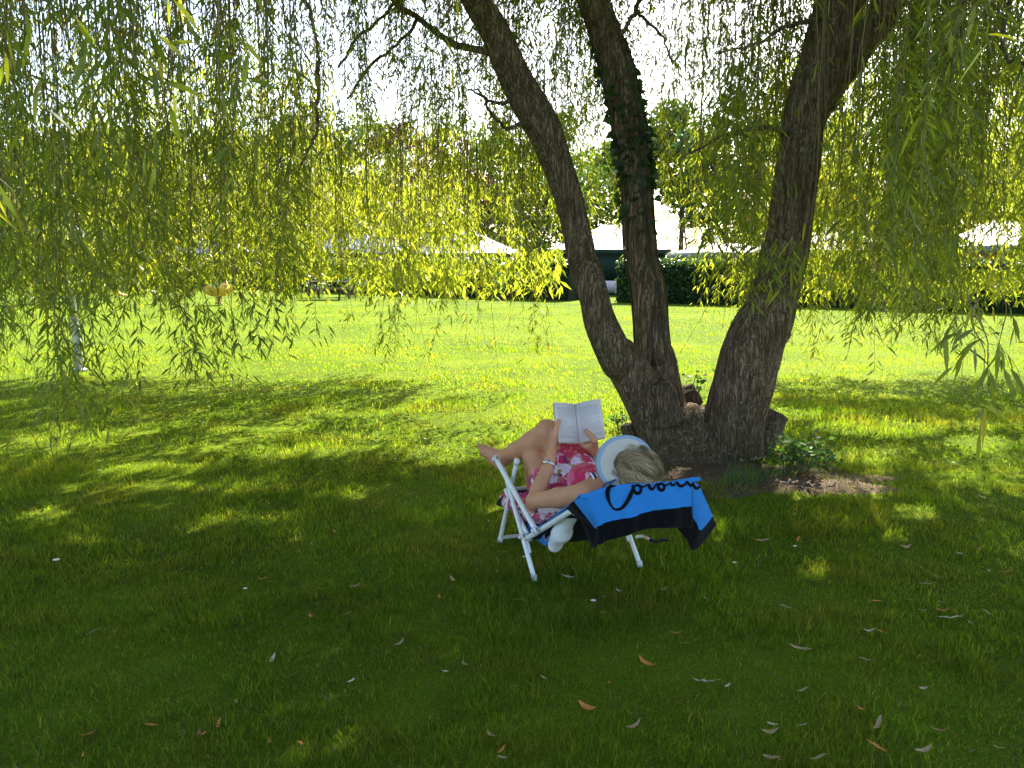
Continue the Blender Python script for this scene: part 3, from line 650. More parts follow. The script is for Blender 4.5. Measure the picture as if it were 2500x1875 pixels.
cut |= infr | ((sx_ > 30) & (sx_ < 345) & (sy_ > -20) & (sy_ < 128) & (sd_ > 4.2) & (rng.random(N_) < .5))
k = ~(cut | low) & (B[:, 2] > .12) & (np.linalg.norm(B - CAMP, axis=1) > 1.5)
B, D, L, WR = B[k], D[k], L[k], WR[k]
N = len(B)
ref = rng.normal(0, 1, (N, 3)); Wd = np.cross(D, ref); Wd /= np.linalg.norm(Wd, axis=1)[:, None] + 1e-9
Nn = np.cross(D, Wd)
drp = np.array([0, 0, -1.]) * (L * rng.uniform(.05, .4, N))[:, None] + Nn * (L * rng.normal(0, .08, N))[:, None]
near = np.linalg.norm(B - CAMP, axis=1) < 6.6
def leaf_mesh(sel, full):
    b, d, l, w, dr = B[sel], D[sel], L[sel][:, None], (Wd * (L * WR * .5)[:, None])[sel], drp[sel]; n = len(b)
    if full:
        p1 = b + d * l * .3 + dr * .08; p2 = b + d * l * .65 + dr * .4; tip = b + d * l + dr
        V = np.stack([b, p1 - w * .9, p1 + w * .9, p2 - w * .8, p2 + w * .8, tip], 1); i = np.arange(n)[:, None] * 6
        return V.reshape(-1, 3), [i + np.array([[0, 2, 1]]), i + np.array([[1, 2, 4, 3]]), i + np.array([[3, 4, 5]])]
    p1 = b + d * l * .45 + dr * .2; tip = b + d * l + dr
    V = np.stack([b, p1 - w, tip, p1 + w], 1); i = np.arange(n)[:, None] * 4
    return V.reshape(-1, 3), [i + np.array([[0, 1, 2, 3]])]
V1, P1 = leaf_mesh(near, True); V2, P2 = leaf_mesh(~near, False)
part('crown', np.concatenate([V1, V2]), P1 + [q + len(V1) for q in P2], M['leaf'], willow, smooth=False)
part('hanging_twigs', np.concatenate(TW.V), TW.P, M['twig'], willow, smooth=False)
print('LEAVES', N, int(near.sum()))

# ------------------------------------------------------------------ ivy on the middle stem
def leafset(P, D, L, wr, shape='oval'):
    n = len(P); ref = rng.normal(0, 1, (n, 3)); w = np.cross(D, ref); w /= np.linalg.norm(w, axis=1)[:, None] + 1e-9
    nn = np.cross(D, w); L = L[:, None]
    w = w * L * wr * .5
    if shape == 'ivy':
        V = np.stack([P, P + D * L * .12 - w * 1.0, P + D * L * .5 - w * .62, P + D * L, P + D * L * .5 + w * .62, P + D * L * .12 + w * 1.0], 1)
        i = np.arange(n)[:, None] * 6; return V.reshape(-1, 3), [i + np.array([[0, 1, 2, 3]]), i + np.array([[0, 3, 4, 5]])]
    V = np.stack([P, P + D * L * .3 - w * .9 + nn * L * .05, P + D * L * .7 - w * .7, P + D * L - nn * L * .08, P + D * L * .7 + w * .7, P + D * L * .3 + w * .9 + nn * L * .05], 1)
    i = np.arange(n)[:, None] * 6; return V.reshape(-1, 3), [i + np.array([[0, 1, 2, 3]]), i + np.array([[0, 3, 4, 5]])]
zz = MP[:, 2]
ivp = empty('ivy_plant', tuple(MP[np.argmin(abs(zz - .8))]))
tag(ivp, 'dark green ivy climbing the middle stem of the willow', 'ivy')
io = np.array(ivp.location)
k = np.where((zz > .9) & (zz < 4.3))[0]
Pv, Dv, Lv = [], [], []
for _ in range(3000):
    i = rng.choice(k); z = zz[i]
    dens = np.clip(.0 + 1.0 * math.exp(-((z - 2.5) / .42) ** 2) + .25 * math.exp(-((z - 3.2) / .3) ** 2), 0, 1)
    if rng.random() > dens * .8: continue
    th_ = rng.uniform(0, 2 * np.pi); d = np.array([math.cos(th_), math.sin(th_), 0])
    if rng.random() > .35 + .65 * (noise(th_ * 1.3, z * 2.2, 0, 8) * .5 + .6): continue
    Pv.append(MP[i] + d * MR[i] * rng.uniform(.98, 1.05) + d * abs(rng.normal(0, .013))); dd = d * rng.uniform(.2, 1) + np.array([0, 0, -1]) * rng.uniform(.1, 1) + rng.normal(0, .35, 3); Dv.append(dd / np.linalg.norm(dd)); Lv.append(rng.uniform(.035, .085))
V, P = leafset(np.array(Pv), np.array(Dv), np.array(Lv), .95, 'ivy')
part('foliage', V, P, M['ivy'], ivp, False, io)
vm = MB()
for s in range(9):
    th0 = rng.uniform(0, 2 * np.pi); kk = np.linspace(np.where(zz < .75)[0][0], k[int(rng.uniform(0, .5) * len(k))], 50).astype(int)
    th_ = th0 + .6 * noise(np.linspace(0, 5, 50), s, 0, 3)
    q = MP[kk] + np.stack([np.cos(th_), np.sin(th_), 0 * th_], -1) * (MR[kk] * 1.07)[:, None]; vm.tube(q, rng.uniform(.005, .010), 6)
part('vine', np.concatenate(vm.V), vm.P, M['bgbark'], ivp, True, io)

# ------------------------------------------------------------------ weeds and brambles at the foot of the trunk
def bramble(c, r, h, n, L, mat, label, name='bramble_bush', cat='bush'):
    e = tag(empty(name, (c[0], c[1], 0)), label, cat)
    st = MB(); Pv, Dv, Lv = [], [], []
    ns = max(5, int(n / 16))
    for s in range(ns):
        az = rng.uniform(0, 2 * np.pi); rr = r * math.sqrt(rng.random()); hh = h * rng.uniform(.5, 1.1)
        t = np.linspace(0, 1, 8)[:, None]; end = np.array([rr * math.cos(az), rr * math.sin(az), hh])
        b0 = end * [.35, .35, 0]; pts = b0 + (end - b0) * t + np.array([0, 0, 1]) * (.25 * hh * np.sin(t * np.pi)); st.tube(pts, np.linspace(.006, .002, 8), 5)
        for q in range(16):
            i = rng.uniform(.15, 1); p = b0 + (end - b0) * i + np.array([0, 0, .25 * hh * math.sin(i * math.pi)]); Pv.append(p + rng.normal(0, .03, 3))
            dd = rng.normal(0, 1, 3) * [1, 1, .5]; Dv.append(dd / np.linalg.norm(dd)); Lv.append(L * rng.uniform(.5, 1.3))
    Pv = np.array(Pv); Pv[:, 2] = np.maximum(Pv[:, 2], .02)
    V, P = leafset(Pv, np.array(Dv), np.array(Lv), .6)
    part('foliage', V, P, mat, e, False, 0); part('cane', np.concatenate(st.V), st.P, M['twig'], e, True, 0)
    return e
p = gnd(*cb(1560, 985)); bramble(p, .27, .30, 300, .06, M['bramble'], 'leafy bramble growing right of the willow foot at the edge of the bare soil')
p = gnd(*cb(1740, 960)); bramble((p[0], p[1]), .2, .16, 110, .045, M['bramble'], 'low sparse bramble sprays behind the bare soil patch, right of the leafier bramble')
bramble((1.55, 7.45), .22, .62, 220, .06, M['bramble'], 'green sapling leaves growing up between the willow stems', 'young_shrub', 'shrub')
p = gnd(*cb(420, 700)); bramble((p[0] - .05, p[1]), .16, .2, 60, .05, M['bramble'], 'small dark weed at the left foot of the willow trunk', 'weed_plant', 'weed')
def tuft(c, n, h, label):
    e = tag(empty('grass_tuft', (c[0], c[1], 0)), label, 'grass tuft', 'long grass tufts by the willow foot')
    r = .12 * np.sqrt(rng.random(n)) + .01; a_ = rng.uniform(0, 2 * np.pi, n)
    G = blades(r * np.cos(a_), r * np.sin(a_), h * rng.uniform(.5, 1.2, n), np.full(n, .006)); i = np.arange(n)[:, None] * 5
    part('blade', G.reshape(-1, 3), [i + np.array([[0, 1, 3, 2]]), i + np.array([[2, 3, 4]])], M['weed'], e, False, 0)
for (x, y, nn, h, lb) in [(1180, 1060, 90, .14, 'long grass tuft in front of the willow trunk, nearest its middle'), (1290, 1030, 60, .13, 'long grass tuft in front of the right willow stem'), (1430, 1010, 50, .14, 'long grass tuft just left of the leafy bramble'), (1080, 1100, 40, .10, 'short grass tuft right of the blue towel corner')]:
    tuft(gnd(*cb(x, y)), nn, h, lb)
# fallen twigs on the soil
for (x0, y0, x1, y1, lb) in [(1690, 945, 1830, 968, 'thin pale twig lying on the bare soil nearest the bramble'), (1450, 1075, 1560, 1058, 'pale stick lying across the front of the bare soil'), (1255, 908, 1310, 908, 'short bright cut stick beside the right foot of the willow')]:
    p0, p1 = gnd(*cb(x0, y0)), gnd(*cb(x1, y1)); mm = MB(); t = np.linspace(0, 1, 7)[:, None]
    mm.tube((p0 * (1 - t) + p1 * t) - p0 + np.array([0, 0, .03]) + .01 * rng.normal(0, 1, (7, 3)), .006, 6); o = mm.build('fallen_twig', plain('dry_twig', (.34, .26, .17), .8), None, True); o.location = p0; tag(o, lb, 'twig')
# ------------------------------------------------------------------ background: hedges, lodge tents, trees
def cut_tree(o):                       # copy a thing with its parts
    c = o.copy(); COL.objects.link(c)
    for ch in o.children:
        d = ch.copy(); COL.objects.link(d); d.parent = c
        for g in ch.children:
            e = g.copy(); COL.objects.link(e); e.parent = d
    return c
def hedge(path, h, w, label, nleaf):
    path = np.asarray(path, float); c = path.mean(0)
    e = tag(empty('hedge', (c[0], c[1], 0)), label, 'hedge', 'clipped hedges along the far side of the lawn')
    q = spline(path, 60) if len(path) > 2 else path[0] + (path[1] - path[0]) * np.linspace(0, 1, 60)[:, None]
    t = np.gradient(q, axis=0); t /= np.linalg.norm(t, axis=1)[:, None]; nrm = np.stack([t[:, 1], -t[:, 0]], -1)
    prof = [(-.5, 0), (-.52, .3), (-.5, .7), (-.46, .97), (-.2, 1.0), (.2, 1.0), (.46, .97), (.5, .7), (.52, .3), (.5, 0)]
    V = []
    for i in range(60):
        for (a_, b_) in prof:
            k_ = 1 + .10 * noise(i * .9, b_ * 3, a_ * 2, 4)
            V.append([*(q[i] + nrm[i] * a_ * w * .9 * k_), b_ * h * .97 * (1 + .025 * noise(i * .5, a_, 0, 6))])
    n = len(prof); i = np.arange(59)[:, None] * n; j = np.arange(n - 1)[None]
    Q = np.stack([i + j, i + j + 1, i + n + j + 1, i + n + j], -1).reshape(-1, 4)
    ends = np.array([list(range(n)), [59 * n + x for x in range(n)][::-1]])
    off = np.array([c[0], c[1], 0])
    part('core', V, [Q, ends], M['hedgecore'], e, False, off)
    m = nleaf; ii = rng.uniform(0, 58.9, m); i0 = ii.astype(int); f = (ii - i0)[:, None]
    base = q[i0] * (1 - f) + q[i0 + 1] * f; nn = nrm[i0]
    # camera side, top, ends
    side = rng.choice([0, 1, 2], m, p=[.58, .27, .15]); z = np.where(side == 1, h * (1 + .03 * rng.normal(0, 1, m)), h * rng.random(m) ** .9)
    lat = np.where(side == 0, w * .5, np.where(side == 1, rng.uniform(-.5, .5, m) * w, -w * .5)) + rng.normal(0, .03, m)
    if nrm[30, 1] > 0: lat = np.where(side == 1, lat, -lat)
    P = np.stack([base[:, 0] + nn[:, 0] * lat, base[:, 1] + nn[:, 1] * lat, z], -1)
    D = np.concatenate([rng.normal(0, 1, (m, 2)), rng.uniform(-.3, 1.0, (m, 1))], 1); D /= np.linalg.norm(D, axis=1)[:, None]
    V, PP = leafset(P, D, rng.uniform(.08, .17, m), .7)
    part('foliage', V, PP, M['hedgeleaf'], e, False, off)
    return e
hedge([(-34, 58), (-17.5, 51.6), (-7, 42.0), (2.6, 34.6)], 1.62, 1.1, 'long clipped hedge behind the picnic table, ending at the gap with the pink wall panel', 16000)
hedge([(4.3, 33.2), (10.5, 30.2), (17.5, 25.2), (22, 22.5)], 1.58, 1.1, 'clipped hedge right of the gap, running behind the willow stems towards the brown walled tent', 16000)

def roofmat(name, c, tr=.25):
    a = NT(name); v = a.coord('Object'); n_ = a.noise(v, 1.2, 4); n2_ = a.noise(v, 14, 4)
    col = a.mix(n_, tuple(x * .86 for x in c), c); col = a.mix(a.math('MULTIPLY', a.ramp(n2_, [(.52, (0, 0, 0)), (.7, (1, 1, 1))]), .18), col, (.45, .43, .38))
    t_ = a.n('BsdfTranslucent', Color=tuple(x * .9 for x in c)); m_ = a.n('MixShader'); m_.inputs[0].default_value = tr
    a.t.links.new(a.principled(col, .6, .3), m_.inputs[1]); a.t.links.new(t_.outputs[0], m_.inputs[2]); return a.done(m_.outputs[0])
M['canvas'] = roofmat('canvas_roof', (.56, .51, .55), .1)
M['greencanvas'] = plain('green_canvas', (.010, .026, .018), .7, .2)
M['greytrim'] = plain('grey_green_trim', (.16, .19, .17), .6, .3)
M['pinkpanel'] = plain('pink_panel', (.62, .48, .48), .6, .3)
M['brownwall'] = plain('brown_canvas_wall', (.30, .15, .055), .7, .2)
M['beigewall'] = plain('beige_canvas_wall', (.45, .38, .28), .7, .2)
M['tentpole'] = plain('tent_pole', (.30, .31, .30), .4, .4, metal=.5)
M['window'] = plain('dark_tent_window', (.02, .025, .025), .3, .5)
def tent(px, Y, w, d, eave, peak, rot, wall, label, ridge=.12, trim='greencanvas'):
    X = (px - 512) / FPX * Y * 1.0
    e = tag(empty('canvas_tent', (X, Y, 0), rot), label, 'tent', 'canvas lodge tents behind the hedges')
    # roof: concave hip with a short ridge
    nu, nv = 40, 10; V = []
    peri = []
    for k in range(nu):
        t = k / nu * 4; s = int(t); f = t - s
        cs = [(-1, -1), (1, -1), (1, 1), (-1, 1), (-1, -1)]
        peri.append((cs[s][0] * (1 - f) + cs[s + 1][0] * f, cs[s][1] * (1 - f) + cs[s + 1][1] * f))
    for j in range(nv + 1):
        v = j / nv; sc = 1 - v
        for (x, y) in peri:
            hx = x * (ridge + (1 - ridge) * sc); hy = y * (.03 + .97 * sc)
            V.append([hx * w / 2, hy * d / 2, eave + (peak - eave) * (v ** 1.22) + .02 * noise(x * 5, y * 5, v * 3, 3) - .06 * (1 - abs(x)) * (abs(y) > .99) * (1 - v)])
    i = np.arange(nv)[:, None] * nu; jj = np.arange(nu)[None]; j2 = (jj + 1) % nu
    Q = np.stack([i + jj, i + j2, i + nu + j2, i + nu + jj], -1).reshape(-1, 4)
    link('roof', mesh_np('roof', V, [Q, [list(range(nv * nu, nv * nu + nu))]], [M['canvas']], smooth=False), e)
    m = MB()
    for (sx, sy, lx, ly) in ((0, -1, w, .03), (0, 1, w, .03), (-1, 0, .03, d), (1, 0, .03, d)):
        m.box((sx * (w / 2 - .0), sy * (d / 2 - .0), eave - .13), (lx + .02, ly + .02, .24))
    m.build('valance', M[trim], e)
    ww, dd = w - .5, d - .5
    lab = MB(); lab.box((0, 0, (eave - .1) / 2 + .35), (ww, dd, eave - .85)); lab.build('wall', M[wall], e)
    lab = MB(); lab.box((0, 0, .40), (ww + .02, dd + .02, .55)); lab.build('lower_panel', M['pinkpanel'], e)
    lab = MB(); lab.box((0, 0, .06), (ww + .05, dd + .05, .13)); lab.build('skirting', M['greencanvas'], e)
    for s in (-.26, .26):
        wn = MB(); wn.box((s * w, -dd / 2 - .015, eave * .62), (w * .22, .02, .55), bev=.005); wn.build('window', M['window'], e)
    for sx in (-1, 1):
        for sy in (-1, 1):
            pm_ = MB(); pm_.tube([(sx * (w / 2 - .06), sy * (d / 2 - .06), 0), (sx * (w / 2 - .06), sy * (d / 2 - .06), eave - .02)], .025, 8); pm_.build('pole', M['tentpole'], e, True)
    return e
tent(608, 42, 5.8, 4.6, 2.16, 3.35, R_(-8), 'greencanvas', 'pale hip-roofed tent with dark green walls seen between the left and middle willow stems')
tent(466, 49, 5.9, 4.6, 2.05, 3.4, R_(-20), 'beigewall', 'pale roofed tent behind the hedge, second left of the tent between the stems')
tent(362, 50, 5.2, 4.8, 2.05, 3.9, R_(-25), 'beigewall', 'pale peaked tent behind the picnic table')
tent(236, 57, 7.0, 5, 2.1, 3.6, R_(-28), 'beigewall', 'pale tent behind the hedge in line with the yellow spring rider')
tent(140, 60, 7.0, 5, 2.1, 3.6, R_(-28), 'beigewall', 'pale tent roof behind the climbing frame at the far left')
tent(722, 37, 3.6, 4.0, 1.98, 2.35, R_(14), 'greencanvas', 'low tent with a grey green valance beside the globe lamp', .5, 'greytrim')
tent(818, 40, 5.4, 4.8, 2.1, 3.5, R_(22), 'beigewall', 'pale tent roof just right of the right willow stem')
tent(1012, 31, 5.0, 4.4, 2.15, 3.40, R_(24), 'brownwall', 'pale tent with brown walls and a grey valance at the far right', .12, 'greytrim')

def bgtree(px, Y, h, cr, mat, label, n=5200, base=.25, leaf=.34, name='tree', seed=0, squash=1.0, group=None, dens=.05):
    X = (px - 512) / FPX * Y
    e = tag(empty(name, (X, Y, 0), rng.uniform(0, 6)), label, 'tree', group)
    t = np.linspace(0, 1, 14); m = MB()
    m.tube(np.stack([.25 * noise(t * 2, seed, 0, 1), .25 * noise(t * 2, seed + 9, 0, 2), t * h * .8], -1), np.interp(t, [0, .08, 1], [.26, .18, .04]) * h / 10, 10)
    for b in range(9):
        z0 = h * (base + .5 * b / 9); az = b * 2.4 + seed; L_ = cr * rng.uniform(.6, .95); s = np.linspace(0, 1, 8)
        m.tube(np.stack([L_ * s * math.cos(az), L_ * s * math.sin(az), z0 + (h * .18) * s ** .8], -1), np.linspace(.07, .02, 8) * h / 10, 6)
    m.build('trunk', M['bgbark'], e, True)
    # crown: leaf faces packed in uneven clumps
    nc = 46; C_ = []
    while len(C_) < nc:
        u = rng.uniform(-1, 1, 3)
        if u @ u > 1: continue
        zc_ = h * (base + (1 - base) * (.5 + .5 * u[2])); fr = np.sqrt(max(0, 1 - u[2] ** 2 * .8))
        C_.append([u[0] * cr, u[1] * cr, zc_])
    C_ = np.array(C_); rs = rng.uniform(.16, .42, nc) * cr
    ci = rng.integers(0, nc, n); d = rng.normal(0, 1, (n, 3)); d /= np.linalg.norm(d, axis=1)[:, None]
    P = C_[ci] + d * (rs[ci] * rng.random(n) ** .35)[:, None] * [1, 1, .75 * squash]
    P = P[(P[:, 2] > h * base * .75)]
    D = rng.normal(0, 1, P.shape) + [0, 0, -.5]; D /= np.linalg.norm(D, axis=1)[:, None]
    V, PP = leafset(P, D, leaf * rng.uniform(.5, 1.3, len(P)), .62)
    link('crown', mesh_np('crown', V, PP, [M[mat]]), e)
    return e
gt = 'green trees beyond the tents'
for k, (px, Y, h, cr, mat, base, lb) in enumerate([
    (-40, 62, 13, 5.0, 'treeleaf', .12, 'green tree at the far left edge beyond the climbing frame'),
    (50, 66, 14, 5.2, 'treeleaf', .12, 'tall green tree beyond the climbing frame'),
    (150, 64, 13, 4.8, 'limeleaf', .12, 'light green tree beyond the climbing frame and its tent'),
    (262, 66, 12.5, 4.2, 'treeleaf', .12, 'green tree right of the left purple tree'),
    (330, 60, 12, 4.4, 'darkleaf', .10, 'dark green tree behind the peaked tent and picnic table'),
    (372, 68, 12.5, 4.8, 'limeleaf', .12, 'light green tree between the peaked tent and the purple tree'),
    (478, 66, 13, 4.6, 'limeleaf', .12, 'light green tree left of the left willow stem'),
    (535, 62, 12.5, 4.4, 'treeleaf', .12, 'green tree right of the purple pair, behind the left willow stem'),
    (595, 70, 11, 4.2, 'limeleaf', .18, 'light green tree behind the dark green walled tent'),
    (676, 60, 12.4, 3.4, 'treeleaf', .48, 'green tree with a high crown and open sky below, right of the middle willow stem'),
    (722, 54, 11.5, 3.1, 'darkleaf', .22, 'dark green tree behind the globe lamp'),
    (790, 64, 12.5, 4.6, 'treeleaf', .12, 'green tree behind the right willow stem'),
    (866, 60, 12.5, 4.5, 'limeleaf', .12, 'light green tree behind the right hand willow curtain'),
    (935, 62, 12, 4.3, 'treeleaf', .12, 'green tree left of the tall purple tree'),
    (1068, 50, 11, 4, 'treeleaf', .12, 'green tree at the far right edge')]):
    bgtree(px, Y, h, cr, mat, lb, seed=k * 3.1, base=base, group=gt, leaf=.36, n=7500)
gp = 'purple leaved plum trees behind the tents'
for k, (px, Y, h, cr, lb) in enumerate([(218, 56, 8.6, 3.4, 'broad purple leaved tree behind the hedge near the yellow spring rider'), (418, 54, 11.5, 2.9, 'narrow purple leaved tree, the left one of the pair left of the willow stems'),
                                        (455, 55, 9.0, 2.6, 'narrow purple leaved tree, the right one of the pair left of the willow stems'), (1000, 44, 11.5, 2.4, 'tall purple leaved tree behind the brown walled tent')]):
    bgtree(px, Y, h, cr, 'plumleaf', lb, seed=40 + k * 2.3, base=.16, group=gp, leaf=.28, name='plum_tree', n=4200)
# low dark shrubs between the tents and the trees
for k, (px, Y, h, cr, lb) in enumerate([(300, 58, 4.2, 2.6, 'low dark shrub behind the left side of the peaked tent'), (430, 60, 4.6, 2.8, 'low dark shrub under the narrow purple trees'), (520, 58, 4.4, 2.8, 'low dark shrub behind the left willow stem'), (575, 60, 3.9, 2.4, 'low dark shrub left of the dark green walled tent'),
                                        (770, 56, 4.4, 2.8, 'low dark shrub behind the right willow stem'), (880, 56, 4.6, 3, 'low dark shrub behind the right hand hedge')]):
    bgtree(px, Y, h, cr, 'darkleaf', lb, n=2600, seed=70 + k * 1.7, base=.02, leaf=.3, name='shrub', group='dark shrubs behind the tents')
# bare young tree in the gap right of the middle stem
e = tag(empty('bare_tree', ((683 - 512) / FPX * 47, 47, 0)), 'small bare branched tree against the white sky beside the globe lamp', 'tree')
m = MB(); t = np.linspace(0, 1, 12)
m.tube(np.stack([.12 * np.sin(t * 5), 0 * t, t * 4.4], -1), np.linspace(.09, .02, 12), 8)
m.build('trunk', M['bgbark'], e, True); m = MB()
for b in range(16):
    z0 = rng.uniform(1.7, 4.0); az = rng.uniform(0, 6.28); L_ = rng.uniform(.5, 1.3); q = np.cumsum(np.vstack([[0, 0, 0], rng.normal(0, .12, (7, 3)) + [L_ * math.cos(az) / 6, L_ * math.sin(az) / 6, .12]]), 0)
    m.tube(q + [.12 * math.sin(z0 / 4.4 * 5), 0, z0], np.linspace(.03, .01, 8), 5)
m.build('branch', M['bgbark'], e, True)

# globe lamp
M['globe'] = plain('white_globe', (.82, .82, .80), .25, .5, .03)
M['post'] = plain('galvanised_post', (.42, .44, .45), .45, .5, .15, 12, metal=.3)
Yl = 41.0; p = atY(716, 239, Yl)
e = tag(empty('globe_lamp', (p[0], Yl, 0)), 'white globe lamp on a thin pole beside the low tent', 'street lamp')
m = MB(); m.tube([(0, 0, 0), (0, 0, .1), (0, 0, .5), (0, 0, p[2] - .18)], [.06, .06, .04, .032], 10); m.build('pole', M['post'], e, True)
m = MB(); m.tube([(0, 0, p[2] - .21), (0, 0, p[2] - .16), (0, 0, p[2] - .13)], [.05, .09, .07], 12); m.build('lamp_collar', M['post'], e, True)
m = MB(); m.ball((0, 0, p[2]), .165, n=24, k=16); m.build('lamp_globe', M['globe'], e, True)

# grey post standing on the lawn at the left
p = gnd(80, 371.5)
e = tag(empty('metal_post', (p[0], p[1], 0)), 'grey metal post standing on the lawn among the hanging leaves at the left', 'post')
m = MB(); m.tube([(0, 0, 0), (-.01, 0, .4), (-.06, 0, 1.4), (-.10, 0, 2.3)], [.062, .058, .055, .052], 16); m.build('pole', M['post'], e, True)
m = MB(); m.tube([(-.10, 0, 2.3), (-.10, 0, 2.33), (-.10, 0, 2.36)], [.062, .062, .03], 16); m.build('cap', M['post'], e, True)
m = MB(); m.tube([(0, 0, .0), (0, 0, .035), (0, 0, .05)], [.10, .10, .065], 16); m.build('foot_plate', M['post'], e, True)

# picnic table
M['oldwood'] = bark('grey_weathered_planks', (.05, .04, .03), (.11, .09, .07), (.19, .165, .14), .1)
p = gnd(329, 299.6)
e = tag(empty('picnic_table', (p[0], p[1], 0), R_(-8)), 'dark weathered wooden picnic table standing in front of the hedge', 'picnic table')
m = MB()
for k in range(5): m.box((0, -.34 + k * .17, .745), (1.85, .155, .04), bev=.005)
m.build('table_top', M['oldwood'], e)
for sy in (-1, 1):
    m = MB()
    for k in range(2): m.box((0, sy * (.66 + .16 * k - .08), .445), (1.85, .15, .04), bev=.005)
    m.build('seat', M['oldwood'], e)
for sx in (-1, 1):
    for sy in (-1, 1):
        m = MB(); ang = sy * R_(28); rot = np.array([[1, 0, 0], [0, math.cos(ang), -math.sin(ang)], [0, math.sin(ang), math.cos(ang)]])
        m.box((sx * .66, sy * .47, .36), (.045, .10, .84), rot=rot); m.build('leg', M['oldwood'], e)
    m = MB(); m.box((sx * .612, 0, .395), (.045, 1.5, .09)); m.box((sx * .612, 0, .68), (.045, .74, .08)); m.build('cross_beam', M['oldwood'], e)
M['flowerbush'] = leafmat('pale_shrub_leaf', [(0, (.05, .09, .03)), (.7, (.10, .15, .05)), (.9, (.35, .36, .25)), (1, (.6, .58, .5))], .35, (1.6, 1.7, 1.0))
for (px, Y, r, lb) in [(318, 37.5, .75, 'pale flowering shrub behind the left end of the picnic table'), (352, 38, .7, 'pale flowering shrub behind the right end of the picnic table'), (508, 35.2, .8, 'pale flowering shrub against the hedge left of the left willow stem')]:
    bramble(((px - 512) / FPX * Y, Y), r, 1.15, 420, .14, M['flowerbush'], lb, 'flowering_shrub', 'shrub')

# yellow spring rider with white panel
def paint(name, c): return plain(name, c, .4, .45, .08, 5)
M['yellow'] = paint('yellow_paint', (.62, .36, .05)); M['red'] = paint('red_paint', (.55, .05, .03)); M['blue'] = paint('blue_paint', (.03, .12, .45)); M['white'] = paint('white_paint', (.8, .8, .78)); M['brown'] = paint('brown_wood_paint', (.20, .09, .045)); M['pink'] = paint('pink_paint', (.75, .25, .28))
p = gnd(219, 305)
e = tag(empty('spring_rider', (p[0], p[1], 0), R_(5)), 'yellow boat shaped spring rider with a white panel on the lawn', 'spring rider')
m = MB(); t = np.linspace(0, 1, 90); m.tube(np.stack([.11 * np.cos(t * 40), .11 * np.sin(t * 40), .02 + t * .36], -1), .018, 6); m.build('spring', M['brown'], e, True)
for sy in (-1, 1):
    th = np.linspace(0, np.pi, 22); pr = [(-.52, .66)] + [(-.50 * math.cos(a_), .64 - .33 * math.sin(a_) ** .8) for a_ in th] + [(.52, .70), (.34, .74), (.26, .92), (-.30, .94), (-.36, .72)]
    n_ = len(pr); V = [[x, sy * .16 - .014, z] for x, z in pr] + [[x, sy * .16 + .014, z] for x, z in pr]
    Q = [[k, (k + 1) % n_, n_ + (k + 1) % n_, n_ + k] for k in range(n_)]
    mm = MB(); mm.add(V, [np.array(Q), np.array([list(range(n_))[::-1]]), np.array([list(range(n_, 2 * n_))])]); mm.build('side_panel', M['yellow'], e)
m = MB(); m.box((-.05, -.185, .80), (.38, .02, .24), bev=.006); m.build('front_panel', M['white'], e)
m = MB(); m.box((0, 0, .55), (.5, .30, .04), bev=.01); m.build('seat', M['blue'], e)
m = MB(); m.tube([(.18, -.24, .82), (.18, .24, .82)], .016, 8); m.build('handle', M['brown'], e, True)

# climbing frame behind the left curtain
p = gnd(64, 303)
e = tag(empty('climbing_frame', (p[0], p[1], 0), R_(12)), 'wooden climbing frame with blue roof and yellow panel behind hanging leaves at the left', 'climbing frame')
for sx in (-1, 1):
    for sy in (-1, 1):
        m = MB(); m.box((sx * .6, sy * .6, 1.25), (.09, .09, 2.5), bev=.008); m.build('post', M['brown'], e)
m = MB(); m.box((0, 0, 1.05), (1.3, 1.3, .06), bev=.01); m.build('platform', M['brown'], e)
for sy, mt in ((-1, 'yellow'), (1, 'red')):
    m = MB(); m.box((0, sy * .64, 1.38), (1.05, .03, .5), bev=.01); m.build('side_panel', M[mt], e)
m = MB(); m.add([(-.8, -.8, 2.35), (.8, -.8, 2.35), (.8, .8, 2.35), (-.8, .8, 2.35), (-.8, 0, 3.0), (.8, 0, 3.0)], [np.array([[0, 1, 5, 4], [2, 3, 4, 5]]), np.array([[1, 2, 5], [3, 0, 4]]), np.array([[3, 2, 1, 0]])]); m.build('roof', M['blue'], e)
m = MB(); m.tube([(.65, 0, 1.1), (1.1, 0, .95), (1.9, 0, .35), (2.4, 0, .22)], .05, 8); m.box((1.5, 0, .66), (1.75, .5, .03), rot=[[.87, 0, .5], [0, 1, 0], [-.5, 0, .87]]); m.build('slide', M['yellow'], e)
m = MB()
for k in range(4): m.tube([(-.75 - .1 * (4 - k), -.3, .2 + .24 * k), (-.75 - .1 * (4 - k), .3, .2 + .24 * k)], .018, 8)
for s in (-.3, .3): m.tube([(-1.2, s, 0), (-.65, s, 1.15)], .022, 8)
m.build('ladder', M['post'], e, True)
p = gnd(166, 304)
e = tag(empty('seesaw', (p[0] - .4, p[1], 0), R_(20)), 'small brown wooden seesaw on the lawn between climbing frame and spring rider', 'seesaw')
m = MB(); m.box((0, 0, .22), (.16, .3, .44), bev=.01); m.build('base', M['brown'], e)
m = MB(); m.box((0, 0, .47), (2.3, .16, .05), rot=[[.985, 0, .17], [0, 1, 0], [-.17, 0, .985]], bev=.01); m.build('beam', M['brown'], e)
m = MB()
for s in (-1, 1): m.tube([(s * .75, -.16, .66 - s * .13), (s * .75, .16, .66 - s * .13)], .014, 6); m.tube([(s * .75, 0, .48 - s * .13), (s * .75, 0, .66 - s * .13)], .012, 6)
m.build('handle', M['post'], e, True)

